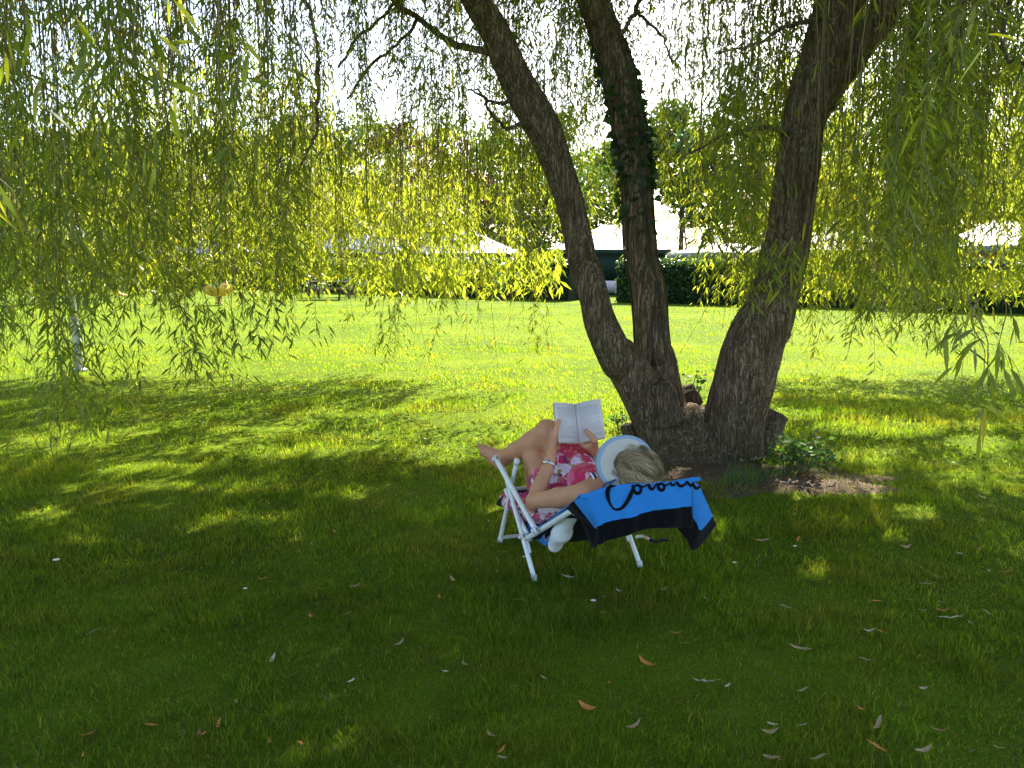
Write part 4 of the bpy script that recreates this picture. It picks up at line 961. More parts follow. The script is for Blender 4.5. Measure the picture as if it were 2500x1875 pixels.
# ------------------------------------------------------------------ fallen leaves, daisies
def dryleaf(seed, L, wr, curl, cols):
    r2 = np.random.default_rng(seed); k = 9; t = np.linspace(0, 1, k)
    wdt = L * wr * np.sin(np.pi * np.clip(t * .93 + .05, 0, 1)) ** .8; x = (t - .5) * L; y = .12 * L * np.sin(t * 3 + seed); z = .006 + curl * L * (4 * (t - .5) ** 2) + .02 * L * r2.normal(0, 1, k)
    c_ = np.stack([x, y, z], -1); wv = np.stack([0 * t, wdt, .35 * wdt], -1)
    V = np.concatenate([c_ - wv * [1, 1, -1], c_, c_ + wv]); i = np.arange(k - 1)
    Q = np.concatenate([np.stack([i, i + 1, k + i + 1, k + i], -1), np.stack([k + i, k + i + 1, 2 * k + i + 1, 2 * k + i], -1)])
    m = plain('dry_leaf', cols, .6, .3, .25, 60); return mesh_np('fallen_leaf', V, [Q], [m], smooth=True)
KIND = {'o': ((.40, .15, .035), 'orange brown dried willow leaf lying on the shaded grass'), 't': ((.27, .18, .10), 'dull tan dried willow leaf lying on the shaded grass'),
        'p': ((.42, .35, .26), 'pale cream dried leaf lying on the shaded grass'), 'b': ((.17, .085, .04), 'dark brown curled dried leaf lying on the shaded grass')}
PROTO = {kd: [dryleaf(i * 7 + ord(kd), 1.0, w_, cu, KIND[kd][0]) for i, (w_, cu) in enumerate([(.10, .12), (.13, .25), (.08, .05), (.16, .2)])] for kd in KIND}
def fallen(P, kd, L, rz, label=None):
    o = link('fallen_leaf', random.choice(PROTO[kd])); L *= .9; o.scale = (L, L, L * .8); o.location = (P[0], P[1], random.uniform(.018, .034)); o.rotation_euler = (random.uniform(-.3, .3), random.uniform(-.25, .25), rz)
    tag(o, label or KIND[kd][1], 'leaf', 'fallen leaves on the lawn')
lp = lambda x, y: gnd(.4096 * x / 1.7696, .4096 * (1300 + y / 1.7696)); rp = lambda x, y: gnd(.4096 * (1250 + x / 1.7696), .4096 * (1300 + y / 1.7696))
for (x, y, kd, L) in [(1350, 385, 'o', .07), (1500, 380, 't', .06), (1390, 260, 'o', .05), (1725, 505, 't', .06), (1450, 545, 'b', .04), (1950, 230, 't', .09), (2145, 190, 'p', .05), (2180, 105, 'o', .05), (1565, 95, 'o', .04), (1900, 305, 'o', .05), (790, 178, 'p', .03),
                      (720, 440, 'p', .03), (655, 870, 'o', .07), (1020, 760, 't', .04), (1295, 940, 'o', .06), (1515, 665, 'p', .04), (1925, 625, 'p', .03), (2080, 595, 'o', .03), (1350, 65, 't', .06), (1290, 105, 'o', .04), (1450, 18, 'o', .05), (945, 850, 'o', .05), (1165, 935, 'o', .04)]:
    fallen(lp(x, y), kd, L, random.uniform(0, 6))
for (x, y, kd, L, rz, lb) in [(590, 600, 'o', .11, 2.0, 'long orange curved leaf on the grass below the chair, left of the large cream leaf'), (840, 670, 'p', .12, 2.5, 'large cream leaf lying flat, the palest and broadest on the near lawn'), (930, 690, 'p', .04, 1, None), (325, 770, 'o', .08, 2.6, None), (525, 855, 't', .07, .4, None), (1110, 888, 't', .07, .1, None),
                      (1570, 965, 'o', .08, 2.1, None), (1575, 860, 't', .12, .7, 'long thin tan leaf with an upturned end at the near right of the lawn'), (1770, 970, 't', .09, .5, None), (1120, 1000, 't', .06, 2.3, None), (1320, 1000, 't', .08, .2, None), (1240, 540, 't', .10, 2.9, None), (1520, 580, 't', .06, 2.4, None), (1590, 455, 'o', .05, 2, None),
                      (1540, 445, 'p', .055, 3.0, None), (1890, 390, 'p', .12, 2.9, 'long pale leaf with an orange leaf beside it at the right of the lawn'), (1860, 365, 'o', .08, 2.8, None), (1770, 355, 't', .05, 0, None), (2050, 375, 't', .06, 1.9, None), (2080, 290, 'o', .06, 3, None), (1830, 205, 't', .06, 2, None), (2130, 185, 'o', .08, 2.7, None), (1795, 245, 't', .09, 2.9, None), (1570, 325, 'o', .06, 2.8, None),
                      (705, 460, 'o', .08, .1, None), (745, 495, 'o', .06, 3, None), (655, 268, 't', .07, .5, None), (465, 280, 'p', .05, 2, None), (400, 305, 't', .04, 2, None), (1080, 55, 't', .09, 2.9, None), (1695, 75, 't', .10, .3, None), (1880, 48, 't', .07, 3, None), (1930, 113, 'p', .04, 2.9, None),
                      (1255, 705, 't', .06, .2, None), (30, 320, 't', .08, .2, None), (390, 375, 'o', .04, 0, None), (835, 310, 't', .04, 2, None), (240, 218, 'p', .07, .1, None), (1715, 308, 't', .04, 0, None), (1850, 320, 't', .04, 2, None)]:
    fallen(rp(x, y), kd, L, rz, lb)
for k in range(80):
    px, py = random.uniform(20, 1010), 400 + 368 * random.random() ** 1.1
    if px < 500 and random.random() < .55: continue
    fallen(gnd(px, py), random.choice('ottpb'), random.uniform(.03, .075), random.uniform(0, 6))
for (x, y) in [(1610, 1022), (1720, 1046), (1560, 1010), (1650, 1030)]: fallen(gnd(*cb(x, y)), 'o', .09, random.uniform(0, 3), 'bright orange dead leaf on the bare soil right of the willow')
M['petal'] = plain('white_petal', (.82, .82, .78), .6, .3, .05); M['yolk'] = plain('daisy_centre', (.75, .45, .03), .7, .2)
def daisy(P, s, label):
    e = tag(empty('daisy', (P[0], P[1], 0)), label, 'daisy', 'daisies in the lawn'); h = random.uniform(.045, .075)
    m = MB(); m.tube([(0, 0, 0), (.004, 0, h * .6), (0, 0, h)], .0014, 5); m.build('flower_stem', M['weed'], e)
    V, Q = [], []
    for k in range(14):
        a_ = k / 14 * 2 * np.pi; c_, s_ = math.cos(a_), math.sin(a_); b_ = len(V)
        for (rr, ww, zz_) in ((.2, .10, 0), (.75, .2, .1), (1.0, .12, .06)):
            V += [[s * (rr * c_ - ww * s_), s * (rr * s_ + ww * c_), h + s * zz_], [s * (rr * c_ + ww * s_), s * (rr * s_ - ww * c_), h + s * zz_]]
        Q += [[b_, b_ + 2, b_ + 3, b_ + 1], [b_ + 2, b_ + 4, b_ + 5, b_ + 3]]
    link('petals', mesh_np('petals', V, [Q], [M['petal']]), e)
    m = MB(); m.ball((0, 0, h + .001), (s * .32, s * .32, s * .2), n=8, k=5); m.build('flower_centre', M['yolk'], e, True)
for (P, s, lb) in [(rp(350, 350), .012, 'white daisy in the shaded grass in front of the chair'), (rp(55, 148), .012, 'white daisy beside the near left foot of the chair'), (lp(1062, 290), .010, 'white daisy on a stalk in the shade left of the chair'), (lp(248, 175), .017, 'largest white flower, in a light patch at the far left of the lawn'),
                   (rp(960, 175), .011, 'white daisy in the grass below the hanging towel corner'), (rp(1220, 95), .010, 'white daisy in the lit grass right of the towel')]: daisy(P, s, lb)
for k in range(16): daisy(gnd(random.uniform(60, 980), 395 + 90 * random.random()), .010, 'small far daisy in the half lit lawn around the tree')
# ------------------------------------------------------------------ smooth bodies: blended round cones and ellipsoids, meshed on a grid
class Field:
    def __init__(s, lo, hi, h):
        s.lo = np.asarray(lo, float); s.h = h; s.n = np.ceil((np.asarray(hi, float) - s.lo) / h).astype(int) + 1
        s.d = np.full(s.n, .25, np.float32)
    def sub(s, lo, hi):
        a_ = np.clip(np.floor((lo - s.lo) / s.h).astype(int), 0, s.n - 1); b_ = np.clip(np.ceil((hi - s.lo) / s.h).astype(int) + 1, 1, s.n)
        sl_ = tuple(slice(a_[i], b_[i]) for i in range(3)); g = np.meshgrid(*[s.lo[i] + s.h * np.arange(a_[i], b_[i]) for i in range(3)], indexing='ij')
        return sl_, np.stack(g, -1)
    def put(s, sl_, d, k, op='u'):
        o = s.d[sl_]
        if op == 'u':
            hh = np.clip(.5 + .5 * (o - d) / k, 0, 1); s.d[sl_] = o * (1 - hh) + d * hh - k * hh * (1 - hh)
        else:
            hh = np.clip(.5 - .5 * (o + d) / k, 0, 1); s.d[sl_] = o * (1 - hh) - d * hh + k * hh * (1 - hh)
    def cone(s, a_, b_, ra, rb, k=.02, sq=None):
        a_, b_ = np.asarray(a_, float), np.asarray(b_, float); m = max(ra, rb) + k * 2 + .03
        sl_, P = s.sub(np.minimum(a_, b_) - m, np.maximum(a_, b_) + m); ab = b_ - a_
        t = np.clip(((P - a_) @ ab) / (ab @ ab + 1e-12), 0, 1); t2 = t * t * (3 - 2 * t) * .5 + t * .5
        s.put(sl_, np.linalg.norm(P - a_ - t[..., None] * ab, axis=-1) - (ra + (rb - ra) * t2), k); return s
    def chain(s, pts, rs, k=.02):
        for i in range(len(pts) - 1): s.cone(pts[i], pts[i + 1], rs[i], rs[i + 1], k)
        return s
    def ell(s, c, r, axes=None, k=.02, op='u'):
        c = np.asarray(c, float); r = np.asarray(r, float); A = np.eye(3) if axes is None else np.asarray(axes, float); m = r.max() + k * 2 + .03
        sl_, P = s.sub(c - m, c + m); q = (P - c) @ A.T / r; l = np.linalg.norm(q, axis=-1); g = np.linalg.norm(q / r, axis=-1)
        s.put(sl_, l * (l - 1) / np.maximum(g, 1e-6), k, op); return s
    def mesh(s):
        d = s.d; neg = d < 0; n = d.shape
        cc = np.zeros(tuple(np.array(n) - 1), np.int8)
        cs = [(i, j, k) for i in (0, 1) for j in (0, 1) for k in (0, 1)]
        v_ = lambda A_, c: A_[c[0]:n[0] - 1 + c[0], c[1]:n[1] - 1 + c[1], c[2]:n[2] - 1 + c[2]]
        for c in cs: cc += v_(neg, c)
        act = (cc > 0) & (cc < 8); idx = np.full(act.shape, -1, np.int64); I = np.argwhere(act); idx[act] = np.arange(len(I))
        D8 = {c: v_(d, c)[act] for c in cs}; acc = np.zeros((len(I), 3)); cnt = np.zeros(len(I))
        for c in cs:
            for ax in range(3):
                if c[ax] == 0:
                    e_ = list(c); e_[ax] = 1; a_, b_ = D8[c], D8[tuple(e_)]; x = (a_ < 0) != (b_ < 0)
                    t = np.where(x, a_ / np.where(x, a_ - b_, 1), 0); p = np.tile(np.array(c, float), (len(I), 1)); p[:, ax] = t
                    acc[x] += p[x]; cnt += x
        V = s.lo + s.h * (I + acc / cnt[:, None]); Q = []
        for ax in range(3):
            o = [x for x in range(3) if x != ax]; sl0 = [slice(1, n[i] - 1) for i in range(3)]; sl0[ax] = slice(0, n[ax] - 1); sl1 = list(sl0); sl1[ax] = slice(1, n[ax])
            x = np.argwhere(neg[tuple(sl0)] != neg[tuple(sl1)]); st = np.array([1, 1, 1]); st[ax] = 0; x = x + st; inside_ = neg[tuple(x.T)]
            f = []
            for (p, q) in ((1, 1), (0, 1), (0, 0), (1, 0)):
                y = x.copy(); y[:, o[0]] -= p; y[:, o[1]] -= q; f.append(idx[tuple(y.T)])
            f = np.stack(f, -1); flip = inside_ if ax != 1 else ~inside_
            f[~flip] = f[~flip][:, ::-1]; Q.append(f)
        Q = np.concatenate(Q)
        return V, Q[(Q >= 0).all(1)]
def unit(v): v = np.asarray(v, float); return v / np.linalg.norm(v)

reader = tag(empty('person', tuple(OO), CH_ROT), 'person in floral dress and sun visor reading in the deck chair, legs crossed', 'person')
# joints (sideways, forward, up) from the chair
HIPL, HIPR = np.array([-.10, .12, .33]), np.array([.10, .15, .355])
KNL, KNR = np.array([-.157, .40, .545]), np.array([-.105, .33, .695])
ANL, ANR = np.array([-.06, .60, .14]), np.array([-.25, .635, .50])
SHL, SHR = np.array([-.145, -.265, .515]), np.array([.19, -.27, .535])
ELL, WRL = np.array([-.305, .0, .425]), np.array([-.172, .118, .59])
ELR, WRR = np.array([.285, -.02, .475]), np.array([.10, .155, .612])
NECK = np.array([.02, -.315, .555]); HC = np.array([.040, -.43, .660])
HF = unit([-.52, .78, .30]); HU = np.array([-.63, -.6, .45]); HU = unit(HU - HF * (HU @ HF)); HR = np.cross(HF, HU)
HA = np.stack([HR, HF, HU])
hd = lambda r_, f_, u_: HC + HR * r_ + HF * f_ + HU * u_
# the book
BC = np.array([0.0, .17, .773]); BX = unit([.97, -.20, .0]); BY = unit([.045, .42, .90]); BX = unit(BX - BY * (BX @ BY)); BN = np.cross(BX, BY)   # BN points to the reader
if BN[1] > 0: BN = -BN
bk = lambda x, y, n_=0: BC + BX * x + BY * y + BN * n_

F_ = Field((-.50, -.62, .0), (.42, .90, .92), .0048)
# trunk of the body
F_.ell((0, .13, .345), (.175, .135, .115), k=.05).cone((0, .08, .375), (0, -.12, .455), .122, .118, .05).cone((-.05, -.16, .475), (-.05, -.24, .505), .10, .085, .05).cone((.06, -.16, .475), (.08, -.24, .512), .10, .085, .05)
F_.ell((-.085, -.13, .555), (.066, .07, .058), k=.04).ell((.10, -.14, .565), (.066, .07, .058), k=.04)
F_.cone(SHL + [.02, 0, 0], SHR - [.02, 0, 0], .062, .062, .05).cone(NECK, HC - HU * .06 - HF * .02, .052, .05, .03)
# head
F_.ell(hd(0, -.005, .02), (.073, .092, .098), HA, .03).ell(hd(0, .03, -.055), (.056, .062, .068), HA, .03).cone(hd(0, .065, -.098), hd(0, .07, -.10), .024, .022, .03)
F_.cone(hd(0, .088, .0), hd(0, .108, -.032), .009, .014, .012)
for s_ in (-1, 1):
    F_.ell(hd(s_ * .075, -.008, -.02), (.012, .022, .034), HA, .008); F_.ell(hd(s_ * .030, .085, .004), (.017, .012, .010), HA, .008, 's'); F_.ell(hd(s_ * .030, .078, .004), (.012, .012, .011), HA, .004)
    F_.ell(hd(s_ * .013, .086, -.066), (.016, .012, .007), HA, .006)
# legs
F_.chain([HIPL, HIPL * .45 + KNL * .55, KNL], [.098, .084, .060], .03).chain([KNL, KNL * .68 + ANL * .32 + [0, .0, -.0], KNL * .3 + ANL * .7, ANL], [.055, .056, .042, .036], .02)
F_.chain([HIPR, HIPR * .45 + KNR * .55, KNR], [.100, .090, .066], .04).chain([KNR, KNR * .68 + ANR * .32 + [.0, -.004, -.012], KNR * .3 + ANR * .7, ANR], [.064, .070, .050, .038], .022)
F_.ell(KNR + [.0, .01, .018], (.050, .052, .048), k=.03).ell(KNL + [0, .01, .015], (.048, .05, .045), k=.03)
def foot(an, heel, toe, side):
    d = toe - heel; ax = unit(d); up_ = unit((an - heel) - ax * ((an - heel) @ ax)); sd = np.cross(ax, up_) * side
    F_.cone(an, heel + up_ * .03, .034, .031, .02).cone(heel, heel + d * .55, .030, .030, .03).cone(an, heel + d * .62 + up_ * .012, .033, .024, .03)
    F_.cone(heel + d * .62 - sd * .018, heel + d * .62 + sd * .020, .023, .019, .02)
    for q in range(5):
        b_ = heel + d * (.72 - .035 * q) + sd * (-.024 + .0135 * q) - up_ * .006; tl = .045 - .005 * q; rr = .0125 if q == 0 else .0085 - .0005 * q
        F_.chain([b_ - ax * .02, b_ + ax * tl * .5 + up_ * .003, b_ + ax * tl - up_ * .002], [rr + .002, rr, rr * .92], .005)
HLR, TOR = np.array([-.275, .655, .455]), np.array([-.372, .765, .560])
foot(ANR, HLR, TOR + unit(TOR - HLR) * .01, -1)
foot(ANL, ANL + [.0, -.035, -.075], ANL + [-.03, .15, -.105], -1)
# arms
F_.chain([SHL, SHL * .5 + ELL * .5, ELL], [.056, .047, .039], .025).chain([ELL, ELL * .68 + WRL * .32, WRL * .75 + ELL * .25, WRL], [.038, .040, .031, .0265], .02)
F_.chain([SHR, SHR * .5 + ELR * .5, ELR], [.056, .047, .039], .025).chain([ELR, ELR * .68 + WRR * .32, WRR * .75 + ELR * .25, WRR], [.038, .040, .031, .0265], .02)
# hands: palm, four bent fingers behind the book, thumb on the page
def hand(wr_, kn, tips, mids, thumb, nrm):
    """kn: four knuckles; mids/tips: finger joints; thumb: base, joint, tip"""
    for q in range(4): F_.cone(wr_ + (kn[q] - wr_) * .15, kn[q], .020, .0135, .014)
    for q in range(4):
        m1, tp = mids[q], tips[q]; m2 = m1 * .45 + tp * .55 + nrm * .004
        F_.chain([kn[q], m1, m2, tp], [.0105 - .0006 * (q == 3), .0092, .0084, .0072 - .0006 * (q == 3)], .004)
    F_.chain([wr_ * .75 + thumb[0] * .25, thumb[0], thumb[1], thumb[2]], [.020, .018, .0130, .0105], .008)
kn = [bk(-.138, -.032 - .021 * q, .004 - .004 * q) for q in range(4)]
mid = [bk(-.118 - .002 * q, -.015 - .021 * q, -.022) for q in range(4)]; tip = [bk(-.062 - .008 * abs(q - 1), .0 - .022 * q, -.028) for q in range(4)]
hand(WRL, kn, tip, mid, [bk(-.142, -.072, .055), bk(-.126, -.032, .062), bk(-.106, .006, .056)], BN * -1)
kn = [bk(.078 - .017 * q, -.118 - .004 * q, .002) for q in range(4)]
mid = [bk(.070 - .020 * q, -.096 - .002 * q, -.022) for q in range(4)]; tip = [bk(.052 - .022 * q, -.060 - .008 * q, -.034) for q in range(4)]
hand(WRR, kn, tip, mid, [bk(.070, -.108, .042), bk(.055, -.080, .040), bk(.035, -.052, .030)], BN * -1)
V, Q = F_.mesh(); del F_
a = NT('skin'); v = a.coord('Object'); n1 = a.noise(v, 14, 4); n2 = a.noise(v, 220, 2)
c = a.mix(n1, (.46, .205, .105), (.58, .28, .155))
M['skin'] = a.done(a.principled(c, .5, .35, a.bump(n2, .15, .002), **{'Subsurface Weight': .12, 'Subsurface Scale': .02, 'Subsurface Radius': (1.0, .35, .2)}))
link('body', mesh_np('body', V, [Q], [M['skin']], smooth=True), reader)

# dress: follows trunk and thighs, open at the knees, gathered in folds
D_ = Field((-.36, -.34, .16), (.34, .45, .84), .0055)
g = .013
D_.ell((0, .13, .345), (.19 + g, .15 + g, .125 + g), k=.05).cone((0, .08, .375), (0, -.12, .455), .125 + g, .121 + g, .05).cone((-.04, -.13, .475), (-.04, -.20, .50), .10 + g, .088 + g, .05).cone((.06, -.13, .475), (.08, -.20, .505), .10 + g, .088 + g, .05)
D_.ell((-.085, -.13, .555), (.068 + g, .072 + g, .06 + g), k=.05).ell((.10, -.14, .565), (.068 + g, .072 + g, .06 + g), k=.05)
pL, pR = HIPL + (KNL - HIPL) * .60, HIPR + (KNR - HIPR) * .78
D_.chain([HIPL, HIPL * .5 + pL * .5, pL], [.10 + g, .092 + g, .084 + g], .06).chain([HIPR, HIPR * .5 + pR * .5, pR + [.01, 0, .015]], [.105 + g, .096 + g, .078 + g], .06)
D_.cone((.02, .12, .47), (.02, .26, .60), .07, .045, .07)          # cloth bridging the lap
D_.cone(HIPR + [.05, .02, .05], pR + [.05, .03, .05], .06, .035, .05)
# rumpled folds
sl_, P_ = D_.sub(D_.lo, D_.lo + D_.h * (D_.n - 1))
q = P_[..., 1] * .8 + P_[..., 2] * .6 + .35 * P_[..., 0]
fold = np.abs(noise(q * 17 + 1.3 * noise(P_[..., 0] * 9, P_[..., 1] * 9, P_[..., 2] * 9, 2), P_[..., 0] * 4, P_[..., 2] * 4, 3))
D_.d[sl_] += (.014 * (fold - .35) + .006 * noise(P_[..., 0] * 30, P_[..., 1] * 30, P_[..., 2] * 30, 5)).astype(np.float32)
# hems: cut square to the thighs, neckline cut across the chest
def cutplane(p0, nrm, sel):
    dd = ((P_ - p0) @ unit(nrm)).astype(np.float32); m_ = sel(P_); D_.d[sl_] = np.where(m_, np.maximum(D_.d[sl_], dd), D_.d[sl_])
cutplane(pL + [0, .02, .02], KNL - HIPL, lambda p: p[..., 0] < .02 - .5 * (p[..., 2] - .45))
cutplane(pR, KNR - HIPR, lambda p: p[..., 0] >= .02 - .5 * (p[..., 2] - .45))
cutplane(np.array([0, -.235, .50]), np.array([-.10, -1, .10]), lambda p: p[..., 1] < .0)
V, Q = D_.mesh(); del D_, P_, q, fold
a = NT('floral_cloth'); v = a.coord('Object')
wn = a.t.nodes.new('ShaderNodeTexNoise'); wn.inputs['Scale'].default_value = 9; wn.inputs['Detail'].default_value = 3; a.t.links.new(v, wn.inputs[0])
wv = a.n('VectorMath'); wv.operation = 'MULTIPLY_ADD'; a.t.links.new(wn.outputs[1], wv.inputs[0]); wv.inputs[1].default_value = (.10, .10, .10); a.t.links.new(v, wv.inputs[2])
def vor(scale, feat='F1'):
    x = a.t.nodes.new('ShaderNodeTexVoronoi'); x.feature = feat; x.inputs['Scale'].default_value = scale; a.t.links.new(wv.outputs[0], x.inputs['Vector']); return x
big = vor(13); pal = a.ramp(a.n('SeparateColor', Color=big.outputs['Color']).outputs[1], [(0, (.55, .03, .10)), (.3, (.70, .10, .22)), (.5, (.82, .62, .72)), (.68, (.38, .02, .13)), (.85, (.80, .70, .76))], 'CONSTANT')
sm = vor(30); rnd_ = a.n('SeparateColor'); a.t.links.new(sm.outputs['Color'], rnd_.inputs[0])
pal2 = a.ramp(rnd_.outputs[0], [(0, (.60, .03, .11)), (.28, (.78, .62, .72)), (.42, (.42, .27, .05)), (.56, (.22, .03, .14)), (.70, (.72, .12, .25)), (.86, (.85, .80, .82))], 'CONSTANT')
msk = a.ramp(a.noise(v, 8, 3), [(.46, (0, 0, 0)), (.54, (1, 1, 1))])
c = a.mix(msk, pal, pal2)
# plain raspberry end of the cloth over the raised thigh
sx = a.n('SeparateXYZ'); a.t.links.new(v, sx.inputs[0])
top_ = a.ramp(a.math('ADD', sx.outputs[2], a.math('MULTIPLY', a.noise(v, 30, 2), .06)), [(.0, (0, 0, 0)), (.622, (0, 0, 0)), (.64, (1, 1, 1))])
spk = a.ramp(a.noise(v, 60, 3), [(.6, (0, 0, 0)), (.66, (1, 1, 1))])
c = a.mix(top_, c, a.mix(spk, (.58, .035, .10), (.70, .35, .12)))
M['floral'] = a.done(a.principled(a.mix(1.0, c, (.80, .76, .78), 'MULTIPLY'), .75, .15, a.bump(a.noise(v, 260, 2), .25, .002), **{'Sheen Weight': .2}))
link('dress', mesh_np('dress', V, [Q], [M['floral']], smooth=True), reader)
def sheet(rows, nu=28, nv=20, th=.002, wav=0.0, seed=0):
    """cloth through a grid of local points, with thickness"""
    rows = np.asarray(rows, float); a1 = np.stack([spline(r_, nu) for r_ in rows]); a2 = np.stack([spline(a1[:, i], nv) for i in range(nu)], 1)
    du = np.gradient(a2, axis=1); dv = np.gradient(a2, axis=0); nn = np.cross(du, dv); nn /= np.linalg.norm(nn, axis=-1)[..., None] + 1e-12
    if wav:
        ii, jj = np.meshgrid(np.arange(nv), np.arange(nu), indexing='ij'); a2 = a2 + nn * (wav * noise(jj * .55, ii * .12, 0, seed))[..., None]
    top_, bot_ = a2 + nn * th, a2 - nn * th; V = np.concatenate([top_.reshape(-1, 3), bot_.reshape(-1, 3)]); m = nu * nv
    i, j = np.meshgrid(np.arange(nv - 1), np.arange(nu - 1), indexing='ij'); k_ = (i * nu + j).ravel()
    Qt = np.stack([k_, k_ + 1, k_ + nu + 1, k_ + nu], -1); Qb = Qt[:, ::-1] + m
    rim = list(range(nu)) + [x * nu + nu - 1 for x in range(1, nv)] + [(nv - 1) * nu + x for x in range(nu - 2, -1, -1)] + [x * nu for x in range(nv - 2, 0, -1)]
    rim = np.array(rim); r2 = np.roll(rim, -1); Qr = np.stack([r2, rim, rim + m, r2 + m], -1)
    return V, Qt, Qb, Qr, a2, nn
# skirt cloth hanging beside the seat
r0 = [on_r(c_[0], c_[1], o_) for c_, o_ in (((330, 868), -.27), ((470, 860), -.25), ((560, 850), -.20), ((640, 960), -.18), ((760, 1010), -.19))]
r1 = [on_r(c_[0], c_[1], o_) for c_, o_ in (((300, 915), -.28), ((430, 960), -.28), ((520, 1000), -.26), ((620, 1050), -.24), ((740, 1070), -.21))]
r2 = [on_r(c_[0], c_[1], o_) for c_, o_ in (((312, 965), -.27), ((400, 1010), -.27), ((470, 1085), -.25), ((600, 1105), -.22), ((700, 1105), -.20))]
V, Qt, Qb, Qr, _, _ = sheet([r0, r1, r2], 40, 24, .0015, .012, 4)
link('skirt', mesh_np('skirt', V, [Qt, Qb, Qr], [M['floral']], smooth=True), reader)
# swimsuit straps: white with navy edges
M['navy'] = plain('navy_cloth', (.025, .02, .13), .7, .2); M['whitecloth'] = plain('white_cloth', (.80, .78, .78), .8, .1, .06, 60)
def strap(name, path, w, mat, lift=.0):
    pts = spline(path, 24); t, _, _ = frames(pts); return pts, t
def ribbon(m, pts, nrm, w, th, mi=0):
    pts = np.asarray(pts, float); t = np.gradient(pts, axis=0); t /= np.linalg.norm(t, axis=1)[:, None]; nrm = np.broadcast_to(nrm, pts.shape); s_ = np.cross(t, nrm); s_ /= np.linalg.norm(s_, axis=1)[:, None] + 1e-9
    w = np.broadcast_to(np.asarray(w, float), (len(pts),))[:, None]
    A_ = np.stack([pts - s_ * w / 2, pts + s_ * w / 2, pts + s_ * w / 2 + nrm * th, pts - s_ * w / 2 + nrm * th], 1); k_ = len(pts); i = np.arange(k_ - 1)[:, None] * 4; j = np.arange(4)[None]; j2 = (j + 1) % 4
    m.add(A_.reshape(-1, 3), [np.stack([i + j, i + j2, i + 4 + j2, i + 4 + j], -1).reshape(-1, 4), np.array([[3, 2, 1, 0], [4 * k_ - 4, 4 * k_ - 3, 4 * k_ - 2, 4 * k_ - 1]])], mi)
sp_ = np.array([(-.085, -.215, .600), (-.088, -.25, .592), (-.092, -.285, .572), (-.094, -.315, .54)]); m = MB()
spp = spline(sp_, 20); ribbon(m, spp, np.array([0, -.2, .98]), .026, .005); ribbon(m, spp + [0, 0, .003], np.array([0, -.2, .98]), .012, .005, 1)
m.build('swimsuit_strap', [M['whitecloth'], M['navy']], reader)
# wristwatch on the left wrist
wd = unit(WRL - ELL); wc = WRL - wd * .022; M['steel'] = plain('watch_steel', (.62, .62, .60), .25, .5, .1, 40, metal=.9)
u_ = unit(np.cross(wd, [0, 0, 1])); v_ = np.cross(wd, u_); m = MB()
for q in range(26):
    a_ = q / 26 * 2 * np.pi; d_ = u_ * math.cos(a_) + v_ * math.sin(a_); rot = np.stack([wd, np.cross(d_, wd), d_], -1); m.box(wc + d_ * .0315, (.013, .0068, .003), rot=rot, bev=.0008)
m.build('watch_band', M['steel'], reader)
d_ = unit(-u_ * .2 + np.array([-.75, -.5, .5])); d_ = unit(d_ - wd * (d_ @ wd)); m = MB(); m.tube([wc + d_ * .029, wc + d_ * .034, wc + d_ * .038], [.0135, .0140, .0125], 20); m.build('watch_case', M['steel'], reader, True)

# hair: wavy locks on a cap
a = NT('blond_hair'); r = a.rnd(); v = a.coord('Object'); c = a.ramp(r, [(0, (.20, .135, .07)), (.3, (.38, .275, .15)), (.7, (.52, .40, .24)), (1, (.66, .55, .38))])
M['hair'] = a.done(a.principled(c, .55, .3))
M['hairroot'] = plain('hair_roots', (.13, .09, .05), .8, .2, .3, 60)
Hf = Field(HC - .16, HC + .16, .006); Hf.ell(hd(0, -.012, .030), (.078, .092, .094), HA, .02).ell(hd(0, -.05, -.03), (.066, .055, .06), HA, .02)
sl_, P_ = Hf.sub(Hf.lo, Hf.lo + Hf.h * (Hf.n - 1)); q = (P_ - HC) @ HA.T
Hf.d[sl_] = np.maximum(Hf.d[sl_], (q[..., 1] * .85 - q[..., 2] * .55 - .035).astype(np.float32)); V, Q = Hf.mesh()
hair = link('hair', mesh_np('hair', V, [Q], [M['hairroot']], smooth=True), reader)
m = MB(); mdk = MB(); hr = np.random.default_rng(3); nl = 0
while nl < 190:
    d = hr.normal(0, 1, 3); d /= np.linalg.norm(d)
    if d[1] * .85 - d[2] * .55 > .32 or d[2] < -.75: continue
    nl += 1
    fl0 = -HF * .85 + HU * (.1 - .9 * max(0, -d[1])) + HR * d[0] * .7 + hr.normal(0, .26, 3); L0 = hr.uniform(.055, .105); ph = hr.uniform(0, 6.28); fr = hr.uniform(4.5, 8); amp0 = hr.uniform(.004, .011); lf0 = hr.uniform(.008, .034)
    tone = hr.random()
    for q in range(24):
        d2 = d + hr.normal(0, .065, 3); d2 /= np.linalg.norm(d2); root = hd(*(d2 * [.078, .092, .094] + [0, -.012, .03])); out_ = unit(HR * d2[0] + HF * d2[1] + HU * d2[2])
        fl = unit(unit(fl0) + hr.normal(0, .05, 3)); fl = unit(fl - out_ * (fl @ out_)); sdv = np.cross(out_, fl); L_ = L0 * hr.uniform(.75, 1.15); t = np.linspace(0, 1, 8)
        lift = lf0 * hr.uniform(.7, 1.3) * np.sin(t * np.pi * .75) - .014 * t ** 2
        pts = root + fl * (L_ * t)[:, None] + out_ * (lift + .001)[:, None] + (sdv * .75 + out_ * .4) * (amp0 * np.sin(t * fr + ph + hr.normal(0, .25)))[:, None] - out_ * ((L_ * t)[:, None] ** 2 * 3.4)
        (mdk if d[2] < -.05 + .25 * hr.normal() or tone < .25 else m).tube(pts, hr.uniform(.0006, .0013) * (1 - .6 * t ** 1.6), 3, 0, False)
